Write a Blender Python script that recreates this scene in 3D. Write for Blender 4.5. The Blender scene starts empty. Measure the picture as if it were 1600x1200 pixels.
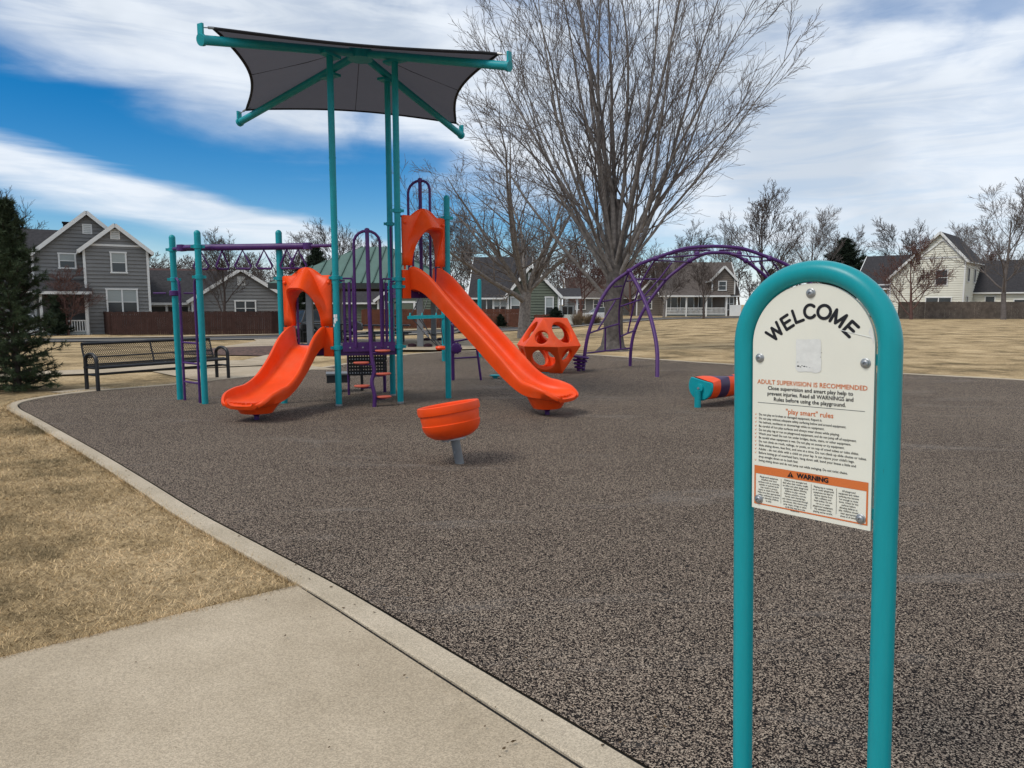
import bpy, bmesh, math, random
import numpy as np
from math import sin, cos, pi, radians, sqrt, atan2
from mathutils import Vector, Matrix

sc = bpy.context.scene
C = sc.collection

# ------------------------------------------------------------------ camera
F, H = 1120.0, 1.62                       # focal length in photo pixels, eye height
PITCH = math.atan(125 / F)
cam_d = bpy.data.cameras.new('camera')
cam_d.sensor_width = 36.0
cam_d.lens = 36.0 * F / 1600
cam_d.clip_start = 0.05
cam_d.clip_end = 3000
cam = bpy.data.objects.new('camera', cam_d)
C.objects.link(cam)
cam.location = (0, 0, H)
cam.rotation_euler = (pi / 2 - PITCH, 0, 0)
sc.camera = cam

# ------------------------------------------------------------------ sky, sun, exposure
SUN_EL, SUN_AZ = 52.0, -125.0             # azimuth clockwise from +Y: behind the camera, to the left
SKY = 0.09
world = bpy.data.worlds.new('World')
sc.world = world
world.use_nodes = True


def build_sky():
    nt = world.node_tree
    nt.nodes.clear()
    N, L = nt.nodes.new, nt.links.new

    def math_(op, a, b=None, c=None):
        n = N('ShaderNodeMath'); n.operation = op
        for i, v in enumerate((a, b, c)):
            if v is None: continue
            if isinstance(v, (int, float)): n.inputs[i].default_value = v
            else: L(v, n.inputs[i])
        return n.outputs[0]

    def ramp(v, lo, hi):
        n = N('ShaderNodeMapRange'); n.interpolation_type = 'SMOOTHSTEP'
        L(v, n.inputs[0]); n.inputs[1].default_value = lo; n.inputs[2].default_value = hi
        return n.outputs[0]

    def noise(vec, scale, detail=6, rough=0.55, dist=0.0):
        n = N('ShaderNodeTexNoise'); L(vec, n.inputs['Vector'])
        n.inputs['Scale'].default_value = scale; n.inputs['Detail'].default_value = detail
        n.inputs['Roughness'].default_value = rough; n.inputs['Distortion'].default_value = dist
        return n.outputs[0]
    out = N('ShaderNodeOutputWorld'); bg = N('ShaderNodeBackground')
    bg.inputs['Strength'].default_value = SKY
    sky = N('ShaderNodeTexSky'); sky.sky_type = 'NISHITA'; sky.sun_disc = False
    sky.sun_elevation = radians(SUN_EL); sky.sun_rotation = radians(SUN_AZ)
    sky.altitude = 1600; sky.air_density = 1.0; sky.dust_density = 0.4; sky.ozone_density = 1.6
    tc = N('ShaderNodeTexCoord'); sep = N('ShaderNodeSeparateXYZ'); L(tc.outputs['Generated'], sep.inputs[0])
    x, y, z = sep.outputs
    hor = math_('SQRT', math_('ADD', math_('MULTIPLY', x, x), math_('MULTIPLY', y, y)))
    nx = math_('DIVIDE', x, math_('MAXIMUM', hor, 0.05))
    el = math_('MULTIPLY', math_('ARCSINE', z), 57.3)
    q = math_('ADD', el, math_('MULTIPLY', math_('ADD', nx, 0.57), 15.0))     # cirrus bands sink to the right
    mp = N('ShaderNodeMapping'); mp.inputs['Rotation'].default_value = (0, radians(-14), 0)
    mp.inputs['Scale'].default_value = (1.3, 1.3, 9.0)
    L(tc.outputs['Generated'], mp.inputs[0])
    streak = noise(mp.outputs[0], 2.0, 7, 0.52, 0.5)
    mp2 = N('ShaderNodeMapping'); mp2.inputs['Scale'].default_value = (2.0, 2.0, 4.5); mp2.inputs['Rotation'].default_value = (0, radians(-10), 0.3)
    L(tc.outputs['Generated'], mp2.inputs[0])
    puffs = noise(mp2.outputs[0], 2.2, 7, 0.52, 0.3)
    qn = math_('ADD', q, math_('MULTIPLY', math_('SUBTRACT', streak, 0.5), 9.0))
    qn = math_('ADD', qn, math_('MULTIPLY', math_('SUBTRACT', puffs, 0.5), 6.0))
    upper = ramp(qn, 13.8, 20.0)
    qs = math_('ADD', q, math_('MULTIPLY', math_('SUBTRACT', streak, 0.5), 4.5))
    band = math_('MULTIPLY', ramp(qs, 6.2, 8.4), math_('SUBTRACT', 1.0, ramp(qs, 9.9, 11.3)))
    low = math_('SUBTRACT', 1.0, ramp(math_('ADD', el, math_('MULTIPLY', math_('SUBTRACT', puffs, 0.5), 6.0)), 1.0, 5.0))
    holes = ramp(puffs, 0.30, 0.50)
    upper = math_('MULTIPLY', upper, math_('ADD', 0.45, math_('MULTIPLY', holes, 0.55)))
    mp3 = N('ShaderNodeMapping'); mp3.inputs['Rotation'].default_value = (0, radians(-17), 0); mp3.inputs['Scale'].default_value = (2.2, 2.2, 15.0); L(tc.outputs['Generated'], mp3.inputs[0])
    wisps = ramp(noise(mp3.outputs[0], 2.6, 9, 0.6, 0.9), 0.33, 0.60)
    upper = math_('MULTIPLY', upper, math_('ADD', 0.80, math_('MULTIPLY', wisps, 0.20)))
    band = math_('MULTIPLY', band, math_('ADD', 0.76, math_('MULTIPLY', wisps, 0.24)))
    cover = math_('MAXIMUM', math_('MULTIPLY', upper, 0.97), math_('MULTIPLY', band, 0.95))
    cover = math_('MAXIMUM', cover, math_('MULTIPLY', low, 0.8))
    shade = noise(mp2.outputs[0], 1.7, 5, 0.5)
    col = N('ShaderNodeMix'); col.data_type = 'RGBA'
    L(math_('MULTIPLY', ramp(shade, 0.38, 0.66), math_('SUBTRACT', 1.0, math_('MULTIPLY', band, 0.7))), col.inputs['Factor'])
    col.inputs['A'].default_value = (0.61 / SKY, 0.65 / SKY, 0.70 / SKY, 1)
    col.inputs['B'].default_value = (0.44 / SKY, 0.49 / SKY, 0.555 / SKY, 1)
    mix = N('ShaderNodeMix'); mix.data_type = 'RGBA'
    hs = N('ShaderNodeHueSaturation'); hs.inputs['Saturation'].default_value = 1.55; hs.inputs['Value'].default_value = 0.86; L(sky.outputs[0], hs.inputs['Color'])
    L(cover, mix.inputs['Factor']); L(hs.outputs[0], mix.inputs['A']); L(col.outputs['Result'], mix.inputs['B'])
    L(mix.outputs['Result'], bg.inputs['Color']); L(bg.outputs[0], out.inputs[0])


build_sky()
sun_d = bpy.data.lights.new('sun', 'SUN')
sun_d.energy = 1.4
sun_d.angle = radians(20)
sun_d.color = (1.0, 0.95, 0.87)
sun = bpy.data.objects.new('sun', sun_d)
C.objects.link(sun)
sv = Vector((sin(radians(SUN_AZ)) * cos(radians(SUN_EL)), cos(radians(SUN_AZ)) * cos(radians(SUN_EL)), sin(radians(SUN_EL))))
sun.rotation_euler = sv.to_track_quat('Z', 'Y').to_euler()
sun.location = sv * 50
sc.view_settings.view_transform = 'Standard'
sc.view_settings.look = 'None'
sc.view_settings.exposure = 0.54
sc.view_settings.gamma = 1.0

# ------------------------------------------------------------------ helpers


def ray(px, py):
    xr, yr = (px - 800) / F, -(py - 600) / F
    return Vector((xr, cos(PITCH) + yr * sin(PITCH), -sin(PITCH) + yr * cos(PITCH)))


def gnd(px, py, z=0.0):
    d = ray(px, py)
    return Vector((0, 0, H)) + d * ((z - H) / d.z)


def aty(px, py, Y):
    d = ray(px, py)
    return Vector((0, 0, H)) + d * (Y / d.y)


def sstep(a, b, v):
    t = min(1, max(0, (v - a) / (b - a)))
    return t * t * (3 - 2 * t)


def tz(x, y):
    return -0.016 - 0.55 * sstep(20, 47, y) * (1 - sstep(0, 18, x)) + 0.35 * sstep(52, 62, y) * sstep(28, 34, -x)


MATS = {}


def mat(name, col, rough=0.6, spec=0.4, metallic=0.0, var=0.0, vscale=6.0, bump=0.0, bscale=40.0, coat=0.0, detail=5):
    if name in MATS: return MATS[name]
    m = bpy.data.materials.new(name); m.use_nodes = True
    nt = m.node_tree; b = nt.nodes['Principled BSDF']
    b.inputs['Base Color'].default_value = (*col, 1); b.inputs['Roughness'].default_value = rough
    b.inputs['Specular IOR Level'].default_value = spec; b.inputs['Metallic'].default_value = metallic
    b.inputs['Coat Weight'].default_value = coat
    tc = nt.nodes.new('ShaderNodeTexCoord')
    if var:
        n = nt.nodes.new('ShaderNodeTexNoise'); n.inputs['Scale'].default_value = vscale; n.inputs['Detail'].default_value = detail
        n.inputs['Roughness'].default_value = 0.65
        nt.links.new(tc.outputs['Object'], n.inputs['Vector'])
        r = nt.nodes.new('ShaderNodeValToRGB')
        r.color_ramp.elements[0].position = 0.3; r.color_ramp.elements[1].position = 0.72
        r.color_ramp.elements[0].color = (*[c * (1 - var) for c in col], 1)
        r.color_ramp.elements[1].color = (*[min(1, c * (1 + var)) for c in col], 1)
        nt.links.new(n.outputs[0], r.inputs[0]); nt.links.new(r.outputs[0], b.inputs['Base Color'])
    if bump:
        n2 = nt.nodes.new('ShaderNodeTexNoise'); n2.inputs['Scale'].default_value = bscale; n2.inputs['Detail'].default_value = 4
        nt.links.new(tc.outputs['Object'], n2.inputs['Vector'])
        bp = nt.nodes.new('ShaderNodeBump'); bp.inputs['Strength'].default_value = bump; bp.inputs['Distance'].default_value = 0.01
        nt.links.new(n2.outputs[0], bp.inputs['Height']); nt.links.new(bp.outputs[0], b.inputs['Normal'])
    MATS[name] = m
    return m


def node_mat(name):
    m = bpy.data.materials.new(name); m.use_nodes = True
    MATS[name] = m
    nt = m.node_tree

    def N(t, **kw):
        n = nt.nodes.new(t)
        for k, v in kw.items():
            if k in n.inputs: n.inputs[k].default_value = v
            else: setattr(n, k, v)
        return n
    return m, nt, N, nt.links.new, nt.nodes['Principled BSDF']


# --- ground materials
def make_ground_mats():
    # dormant lawn
    for nm, isl in (('lawn', False), ('blades', True)):
        m, nt, N, L, b = node_mat(nm)
        tc = N('ShaderNodeTexCoord')
        n1 = N('ShaderNodeTexNoise', Scale=0.6, Detail=9.0, Roughness=0.72); L(tc.outputs['Object'], n1.inputs['Vector'])
        r1 = N('ShaderNodeValToRGB')
        e = r1.color_ramp.elements
        e[0].position = 0.38; e[0].color = (0.165, 0.124, 0.068, 1)
        e[1].position = 0.62; e[1].color = (0.57, 0.425, 0.25, 1)
        k = e.new(0.5); k.color = (0.41, 0.297, 0.162, 1)
        L(n1.outputs[0], r1.inputs[0])
        mp = N('ShaderNodeMapping'); mp.inputs['Scale'].default_value = (0.22, 0.8, 1); L(tc.outputs['Object'], mp.inputs[0])
        n2 = N('ShaderNodeTexNoise', Scale=0.7, Detail=9.0, Roughness=0.6); L(mp.outputs[0], n2.inputs['Vector'])
        r2 = N('ShaderNodeMapRange'); r2.inputs[1].default_value = 0.35; r2.inputs[2].default_value = 0.65
        r2.inputs[3].default_value = 0.90; r2.inputs[4].default_value = 1.10; L(n2.outputs[0], r2.inputs[0])
        mx = N('ShaderNodeMix', data_type='RGBA', blend_type='MULTIPLY'); mx.inputs['Factor'].default_value = 1
        L(r1.outputs[0], mx.inputs['A']); L(r2.outputs[0], mx.inputs['B'])
        n3 = N('ShaderNodeTexNoise', Scale=24.0, Detail=9.0, Roughness=0.86); L(tc.outputs['Object'], n3.inputs['Vector'])
        r3 = N('ShaderNodeMapRange'); r3.inputs[1].default_value = 0.3; r3.inputs[2].default_value = 0.7
        r3.inputs[1].default_value = 0.36; r3.inputs[2].default_value = 0.64; r3.inputs[3].default_value = 0.42; r3.inputs[4].default_value = 1.45; L(n3.outputs[0], r3.inputs[0])
        mx2 = N('ShaderNodeMix', data_type='RGBA', blend_type='MULTIPLY'); mx2.inputs['Factor'].default_value = 1
        L(mx.outputs['Result'], mx2.inputs['A'])
        if isl:
            g = N('ShaderNodeNewGeometry')
            r4 = N('ShaderNodeMapRange'); r4.inputs[3].default_value = 0.32; r4.inputs[4].default_value = 2.0
            L(g.outputs['Random Per Island'], r4.inputs[0]); L(r4.outputs[0], mx2.inputs['B'])
        else:
            L(r3.outputs[0], mx2.inputs['B'])
            bp = N('ShaderNodeBump', Strength=0.7, Distance=0.03); L(n3.outputs[0], bp.inputs['Height']); L(bp.outputs[0], b.inputs['Normal'])
        L(mx2.outputs['Result'], b.inputs['Base Color'])
        b.inputs['Roughness'].default_value = 0.9; b.inputs['Specular IOR Level'].default_value = 0.05

    # poured rubber granules
    m, nt, N, L, b = node_mat('rubber')
    tc = N('ShaderNodeTexCoord')
    v = N('ShaderNodeTexVoronoi', Scale=190.0); v.inputs['Randomness'].default_value = 1.0
    L(tc.outputs['Object'], v.inputs['Vector'])
    sx = N('ShaderNodeSeparateColor'); L(v.outputs['Color'], sx.inputs[0])
    big = N('ShaderNodeTexNoise', Scale=0.45, Detail=6.0, Roughness=0.65); L(tc.outputs['Object'], big.inputs['Vector'])
    mp = N('ShaderNodeMapping'); mp.inputs['Scale'].default_value = (0.22, 1.1, 1); mp.inputs['Rotation'].default_value = (0, 0, 0.2); L(tc.outputs['Object'], mp.inputs[0])
    sc2 = N('ShaderNodeTexNoise', Scale=1.5, Detail=8.0, Roughness=0.72, Distortion=0.8); L(mp.outputs[0], sc2.inputs['Vector'])
    rs = N('ShaderNodeMapRange'); rs.inputs[1].default_value = 0.56; rs.inputs[2].default_value = 0.74; L(sc2.outputs[0], rs.inputs[0])
    shift = N('ShaderNodeMath', operation='MULTIPLY_ADD'); L(big.outputs[0], shift.inputs[0]); shift.inputs[1].default_value = 0.22; shift.inputs[2].default_value = -0.11
    ad = N('ShaderNodeMath', operation='ADD'); L(sx.outputs[0], ad.inputs[0]); L(shift.outputs[0], ad.inputs[1])
    clump = N('ShaderNodeTexNoise', Scale=66.0, Detail=4.0, Roughness=0.75); L(tc.outputs['Object'], clump.inputs['Vector'])
    cl = N('ShaderNodeMath', operation='MULTIPLY_ADD'); L(clump.outputs[0], cl.inputs[0]); cl.inputs[1].default_value = 0.85; cl.inputs[2].default_value = -0.415
    ad2 = N('ShaderNodeMath', operation='ADD'); L(ad.outputs[0], ad2.inputs[0]); L(cl.outputs[0], ad2.inputs[1]); ad = ad2
    r = N('ShaderNodeValToRGB'); r.color_ramp.interpolation = 'CONSTANT'
    e = r.color_ramp.elements
    e[0].position = 0; e[0].color = (0.012, 0.010, 0.010, 1)
    e[1].position = 0.44; e[1].color = (0.048, 0.037, 0.032, 1)
    for p, c in ((0.58, (0.160, 0.122, 0.096)), (0.71, (0.335, 0.258, 0.196)), (0.88, (0.47, 0.38, 0.29))):
        k = e.new(p); k.color = (*c, 1)
    L(ad.outputs[0], r.inputs[0])
    mx = N('ShaderNodeMix', data_type='RGBA', blend_type='MIX'); L(r.outputs[0], mx.inputs['A'])
    mx.inputs['B'].default_value = (0.27, 0.24, 0.215, 1)
    sm = N('ShaderNodeMath', operation='MULTIPLY'); L(rs.outputs[0], sm.inputs[0]); sm.inputs[1].default_value = 0.55
    L(sm.outputs[0], mx.inputs['Factor']); L(mx.outputs['Result'], b.inputs['Base Color'])
    bp = N('ShaderNodeBump', Strength=0.9, Distance=0.006); L(v.outputs['Distance'], bp.inputs['Height']); bp.invert = True
    L(bp.outputs[0], b.inputs['Normal'])
    b.inputs['Roughness'].default_value = 0.9; b.inputs['Specular IOR Level'].default_value = 0.08

    # concrete
    for nm, c0, c1 in (('concrete', (0.355, 0.285, 0.198), (0.50, 0.41, 0.298)), ('curb_concrete', (0.385, 0.318, 0.228), (0.53, 0.445, 0.335))):
        m, nt, N, L, b = node_mat(nm)
        tc = N('ShaderNodeTexCoord')
        n1 = N('ShaderNodeTexNoise', Scale=1.1, Detail=7.0, Roughness=0.62); L(tc.outputs['Object'], n1.inputs['Vector'])
        r1 = N('ShaderNodeValToRGB'); r1.color_ramp.elements[0].position = 0.33; r1.color_ramp.elements[1].position = 0.68
        r1.color_ramp.elements[0].color = (*c0, 1); r1.color_ramp.elements[1].color = (*c1, 1); L(n1.outputs[0], r1.inputs[0])
        v = N('ShaderNodeTexVoronoi', Scale=210.0); L(tc.outputs['Object'], v.inputs['Vector'])
        sx = N('ShaderNodeSeparateColor'); L(v.outputs['Color'], sx.inputs[0])
        r2 = N('ShaderNodeMapRange'); r2.inputs[3].default_value = 0.74; r2.inputs[4].default_value = 1.22; L(sx.outputs[0], r2.inputs[0])
        mx = N('ShaderNodeMix', data_type='RGBA', blend_type='MULTIPLY'); mx.inputs['Factor'].default_value = 1
        L(r1.outputs[0], mx.inputs['A']); L(r2.outputs[0], mx.inputs['B'])
        n4 = N('ShaderNodeTexNoise', Scale=9.0, Detail=8.0, Roughness=0.8); L(tc.outputs['Object'], n4.inputs['Vector'])
        r4 = N('ShaderNodeMapRange'); r4.inputs[1].default_value = 0.70; r4.inputs[2].default_value = 0.78; r4.inputs[3].default_value = 1.0; r4.inputs[4].default_value = 0.6
        L(n4.outputs[0], r4.inputs[0])
        mx3 = N('ShaderNodeMix', data_type='RGBA', blend_type='MULTIPLY'); mx3.inputs['Factor'].default_value = 1
        L(mx.outputs['Result'], mx3.inputs['A']); L(r4.outputs[0], mx3.inputs['B'])
        L(mx3.outputs['Result'], b.inputs['Base Color'])
        bp = N('ShaderNodeBump', Strength=0.35, Distance=0.004); L(v.outputs['Distance'], bp.inputs['Height']); L(bp.outputs[0], b.inputs['Normal'])
        b.inputs['Roughness'].default_value = 0.85; b.inputs['Specular IOR Level'].default_value = 0.2

    # bark mulch
    m, nt, N, L, b = node_mat('mulch')
    tc = N('ShaderNodeTexCoord'); v = N('ShaderNodeTexVoronoi', Scale=14.0); L(tc.outputs['Object'], v.inputs['Vector'])
    sx = N('ShaderNodeSeparateColor'); L(v.outputs['Color'], sx.inputs[0])
    r = N('ShaderNodeValToRGB'); r.color_ramp.elements[0].color = (0.03, 0.018, 0.013, 1); r.color_ramp.elements[1].color = (0.16, 0.085, 0.06, 1)
    L(sx.outputs[0], r.inputs[0]); L(r.outputs[0], b.inputs['Base Color']); b.inputs['Roughness'].default_value = 0.9


make_ground_mats()
TEAL = mat('teal_powder_coat', (0.002, 0.275, 0.310), 0.36, 0.35, var=0.10, vscale=9, bump=0.03, bscale=250)
ORANGE = mat('orange_plastic', (0.86, 0.072, 0.006), 0.34, 0.30, var=0.10, vscale=3.0, bump=0.04, bscale=160)
PURPLE = mat('purple_powder_coat', (0.066, 0.016, 0.120), 0.36, 0.35, var=0.12, vscale=8)
BLACK = mat('black_vinyl_coat', (0.012, 0.012, 0.014), 0.42, 0.5, var=0.2, vscale=10)
def add_wear(m, col, scale, lo, hi, amt, stretch=(1, 1, 1), rough=0.0):
    nt = m.node_tree; b = nt.nodes['Principled BSDF']; src = b.inputs['Base Color'].links[0].from_socket
    tc = nt.nodes.new('ShaderNodeTexCoord'); mp = nt.nodes.new('ShaderNodeMapping'); mp.inputs['Scale'].default_value = stretch
    n = nt.nodes.new('ShaderNodeTexNoise'); n.inputs['Scale'].default_value = scale; n.inputs['Detail'].default_value = 10; n.inputs['Roughness'].default_value = .72
    r = nt.nodes.new('ShaderNodeMapRange'); r.inputs[1].default_value = lo; r.inputs[2].default_value = hi; r.inputs[4].default_value = amt
    mx = nt.nodes.new('ShaderNodeMix'); mx.data_type = 'RGBA'; mx.inputs['B'].default_value = (*col, 1)
    L = nt.links.new; L(tc.outputs['Object'], mp.inputs[0]); L(mp.outputs[0], n.inputs['Vector']); L(n.outputs[0], r.inputs[0]); L(r.outputs[0], mx.inputs['Factor']); L(src, mx.inputs['A']); L(mx.outputs['Result'], b.inputs['Base Color'])
    if rough:
        q = nt.nodes.new('ShaderNodeMapRange'); q.inputs[3].default_value = b.inputs['Roughness'].default_value - rough * .4; q.inputs[4].default_value = b.inputs['Roughness'].default_value + rough; L(n.outputs[0], q.inputs[0]); L(q.outputs[0], b.inputs['Roughness'])


add_wear(ORANGE, (0.80, 0.17, 0.07), 2.2, .50, .78, .40, rough=.3)       # sun-faded areas
add_wear(ORANGE, (0.30, 0.05, 0.02), 7.0, .63, .72, .45)                 # grime
add_wear(TEAL, (0.05, 0.33, 0.36), 4.0, .50, .75, .5, (1, 1, .25), rough=.3)
add_wear(TEAL, (0.03, 0.06, 0.06), 16.0, .69, .72, .7)                   # chips
add_wear(PURPLE, (0.12, 0.06, 0.17), 6.0, .52, .75, .5, rough=.3)
STEEL = mat('galvanised_steel', (0.33, 0.34, 0.35), 0.42, 0.5, 0.7, var=0.12, vscale=12)
CREAM = mat('cream_panel', (0.76, 0.74, 0.64), 0.38, 0.45, var=0.03, vscale=5)
INK = mat('black_print', (0.012, 0.012, 0.016), 0.5, 0.3)
RUST = mat('orange_print', (0.62, 0.16, 0.04), 0.5, 0.3)
FABRIC = mat('shade_fabric', (0.060, 0.058, 0.066), 0.9, 0.1, var=0.16, vscale=2.5, bump=0.1, bscale=300)
def translucent_fabric():
    nt = FABRIC.node_tree; b = nt.nodes['Principled BSDF']; out = nt.nodes['Material Output']
    tr = nt.nodes.new('ShaderNodeBsdfTranslucent'); tr.inputs['Color'].default_value = (0.10, 0.097, 0.108, 1)
    mx = nt.nodes.new('ShaderNodeMixShader'); mx.inputs[0].default_value = 0.45
    nt.links.new(b.outputs[0], mx.inputs[1]); nt.links.new(tr.outputs[0], mx.inputs[2]); nt.links.new(mx.outputs[0], out.inputs['Surface'])


translucent_fabric()
WHITE = mat('white_trim', (0.72, 0.72, 0.70), 0.6, 0.3, var=0.06, vscale=1.5)
GLASS = mat('window_glass', (0.03, 0.037, 0.042), 0.08, 0.6)
BLIND = mat('window_blind', (0.34, 0.37, 0.36), 0.6, 0.3)
GREY_SIDING = mat('grey_siding', (0.215, 0.213, 0.208), 0.75, 0.2, var=0.10, vscale=0.8)
GREEN_SIDING = mat('olive_siding', (0.125, 0.142, 0.108), 0.75, 0.2, var=0.10, vscale=0.8)
BROWN_SIDING = mat('brown_siding', (0.175, 0.148, 0.125), 0.75, 0.2, var=0.10, vscale=0.8)
CREAM_SIDING = mat('cream_siding', (0.72, 0.70, 0.60), 0.7, 0.2, var=0.06, vscale=0.8)
SHINGLE = mat('dark_shingle', (0.045, 0.043, 0.046), 0.9, 0.15, var=0.35, vscale=5, bump=0.5, bscale=12)
BROWN_SHINGLE = mat('brown_shingle', (0.085, 0.052, 0.048), 0.9, 0.15, var=0.35, vscale=5, bump=0.5, bscale=12)
GREYB_SHINGLE = mat('weathered_shingle', (0.110, 0.092, 0.082), 0.9, 0.15, var=0.35, vscale=5, bump=0.5, bscale=12)
GREEN_METAL = mat('green_metal_roof', (0.085, 0.155, 0.125), 0.45, 0.4, 0.2, var=0.12, vscale=1.2)
FENCE_BROWN = mat('brown_stain', (0.052, 0.026, 0.021), 0.8, 0.2, var=0.28, vscale=2.5)
FENCE_RED = mat('red_brown_stain', (0.135, 0.052, 0.032), 0.8, 0.2, var=0.25, vscale=2.5)
FENCE_GREY = mat('weathered_wood', (0.125, 0.102, 0.085), 0.85, 0.15, var=0.35, vscale=2.0)
ASPHALT = mat('asphalt', (0.075, 0.075, 0.078), 0.9, 0.2, var=0.15, vscale=1.5)
BARK = mat('grey_bark', (0.20, 0.178, 0.163), 0.9, 0.1, var=0.45, vscale=7, bump=0.6, bscale=25)
TWIG = mat('twig_bark', (0.145, 0.125, 0.116), 0.9, 0.1, var=0.3, vscale=3)
TWIG2 = mat('brown_twig_bark', (0.080, 0.063, 0.056), 0.9, 0.1, var=0.3, vscale=3)
TWIG3 = mat('reddish_twig_bark', (0.125, 0.072, 0.062), 0.9, 0.1, var=0.3, vscale=3)
NEEDLE = mat('pine_needles', (0.046, 0.066, 0.030), 0.7, 0.25, var=0.6, vscale=2.2)
NEEDLE2 = mat('dark_spruce_needles', (0.022, 0.034, 0.020), 0.8, 0.2, var=0.5, vscale=1.5)
DRYLEAF = mat('dry_shrub', (0.23, 0.165, 0.105), 0.9, 0.1, var=0.4, vscale=3)
TYRE = mat('tyre_rubber', (0.012, 0.012, 0.013), 0.8, 0.2)
DKGREY = mat('dark_grey_paint', (0.035, 0.037, 0.042), 0.25, 0.5, coat=0.5)
CARWHITE = mat('white_car_paint', (0.70, 0.71, 0.72), 0.25, 0.5, coat=0.5)
POSTGREY = mat('grey_post_paint', (0.20, 0.205, 0.21), 0.5, 0.4, 0.3, var=0.1, vscale=10)
REDLAMP = mat('red_lamp', (0.40, 0.02, 0.02), 0.3, 0.5)
DARKGAP = mat('dark_gap', (0.02, 0.02, 0.02), 0.9, 0.1)


class MB:
    def __init__(s): s.v = []; s.f = []; s.m = []

    def add(s, vs, fs, mi=0):
        o = len(s.v)
        s.v += [tuple(p) for p in vs]
        s.f += [tuple(i + o for i in f) for f in fs]
        s.m += [mi] * len(fs)
        return s

    def box(s, c, size, rz=0.0, M=None, mi=0):
        x, y, z = size[0] / 2, size[1] / 2, size[2] / 2
        R = Matrix.Rotation(rz, 3, 'Z') if M is None else M
        vs = [Vector(c) + R @ Vector((a * x, b * y, d * z)) for a in (-1, 1) for b in (-1, 1) for d in (-1, 1)]
        return s.add(vs, [(0, 1, 3, 2), (4, 6, 7, 5), (0, 4, 5, 1), (2, 3, 7, 6), (0, 2, 6, 4), (1, 5, 7, 3)], mi)

    def bar(s, a, b, w, h, up=(0, 0, 1), mi=0):
        a, b = Vector(a), Vector(b); d = (b - a); L = d.length; d.normalize()
        u = Vector(up); sd = d.cross(u)
        if sd.length < 1e-4: sd = d.cross(Vector((1, 0, 0)))
        sd.normalize(); u = sd.cross(d)
        M = Matrix((d, sd, u)).transposed()
        return s.box((a + b) / 2, (L, w, h), M=M, mi=mi)

    def tube(s, pts, r, n=10, caps=True, closed=False, mi=0):
        P = [Vector(p) for p in pts]; m = len(P)
        R = [r] * m if isinstance(r, (int, float)) else list(r)
        T = []
        for i in range(m):
            a = P[(i - 1) % m] if (closed or i > 0) else P[0]
            b = P[(i + 1) % m] if (closed or i < m - 1) else P[-1]
            t = b - a
            T.append(t.normalized() if t.length > 1e-9 else Vector((0, 0, 1)))
        u = T[0].cross(Vector((0, 0, 1)))
        if u.length < 1e-3: u = T[0].cross(Vector((0, 1, 0)))
        u.normalize(); vs = []
        for i in range(m):
            u = (u - T[i] * u.dot(T[i])).normalized(); w = T[i].cross(u)
            for k in range(n):
                a = 2 * pi * k / n
                vs.append(P[i] + (u * cos(a) + w * sin(a)) * R[i])
        fs = []
        for i in range(m if closed else m - 1):
            j = (i + 1) % m
            for k in range(n):
                l = (k + 1) % n
                fs.append((i * n + k, i * n + l, j * n + l, j * n + k))
        if caps and not closed:
            fs.append(tuple(range(n - 1, -1, -1))); fs.append(tuple((m - 1) * n + k for k in range(n)))
        return s.add(vs, fs, mi)

    def lathe(s, prof, c=(0, 0, 0), n=20, M=None, mi=0):
        vs = []; M = M or Matrix.Identity(3); c = Vector(c)
        for (r, z) in prof:
            for k in range(n):
                a = 2 * pi * k / n
                vs.append(c + M @ Vector((r * cos(a), r * sin(a), z)))
        fs = []
        for i in range(len(prof) - 1):
            for k in range(n):
                l = (k + 1) % n
                fs.append((i * n + k, i * n + l, (i + 1) * n + l, (i + 1) * n + k))
        if prof[0][0] > 1e-6: fs.append(tuple(range(n - 1, -1, -1)))
        if prof[-1][0] > 1e-6: fs.append(tuple((len(prof) - 1) * n + k for k in range(n)))
        return s.add(vs, fs, mi)

    def prism(s, poly, thick, org=(0, 0, 0), ux=(1, 0, 0), uy=(0, 0, 1), mi=0):
        """poly (a,b) in the plane ux,uy extruded by thick along -(ux x uy)"""
        ux, uy, o = Vector(ux), Vector(uy), Vector(org); nrm = ux.cross(uy).normalized()
        n = len(poly)
        f = [o + ux * a + uy * b for a, b in poly]; g = [p - nrm * thick for p in f]
        fs = [tuple(range(n)), tuple(range(2 * n - 1, n - 1, -1))]
        for i in range(n):
            j = (i + 1) % n
            fs.append((i, n + i, n + j, j))
        return s.add(f + g, fs, mi)

    def build(s, name, m, parent=None, smooth=False, label=None, loc=None, kind=None):
        me = bpy.data.meshes.new(name)
        me.from_pydata([tuple(p) for p in s.v], [], s.f)
        for mm in (m if isinstance(m, (list, tuple)) else [m]): me.materials.append(mm)
        if any(s.m): me.polygons.foreach_set('material_index', s.m)
        me.validate()
        if smooth:
            me.polygons.foreach_set('use_smooth', [True] * len(me.polygons))
            me.set_sharp_from_angle(angle=radians(smooth if smooth is not True else 40))
        o = bpy.data.objects.new(name, me); C.objects.link(o)
        if parent: o.parent = parent
        if loc is not None: o.location = loc
        if label: o['label'] = label
        if kind: o['kind'] = kind
        return o


def fix_normals(o):
    bm = bmesh.new(); bm.from_mesh(o.data); bmesh.ops.recalc_face_normals(bm, faces=bm.faces); bm.to_mesh(o.data); bm.free()
    return o


def tag(o, label, cat, group=None):
    o['label'] = label; o['category'] = cat
    if group: o['group'] = group
    return o


def thing(name, label, cat, loc=(0, 0, 0), rz=0.0, group=None):
    o = bpy.data.objects.new(name, None); C.objects.link(o); o.empty_display_size = 0.2
    o.location = loc; o.rotation_euler = (0, 0, rz)
    return tag(o, label, cat, group)


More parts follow.
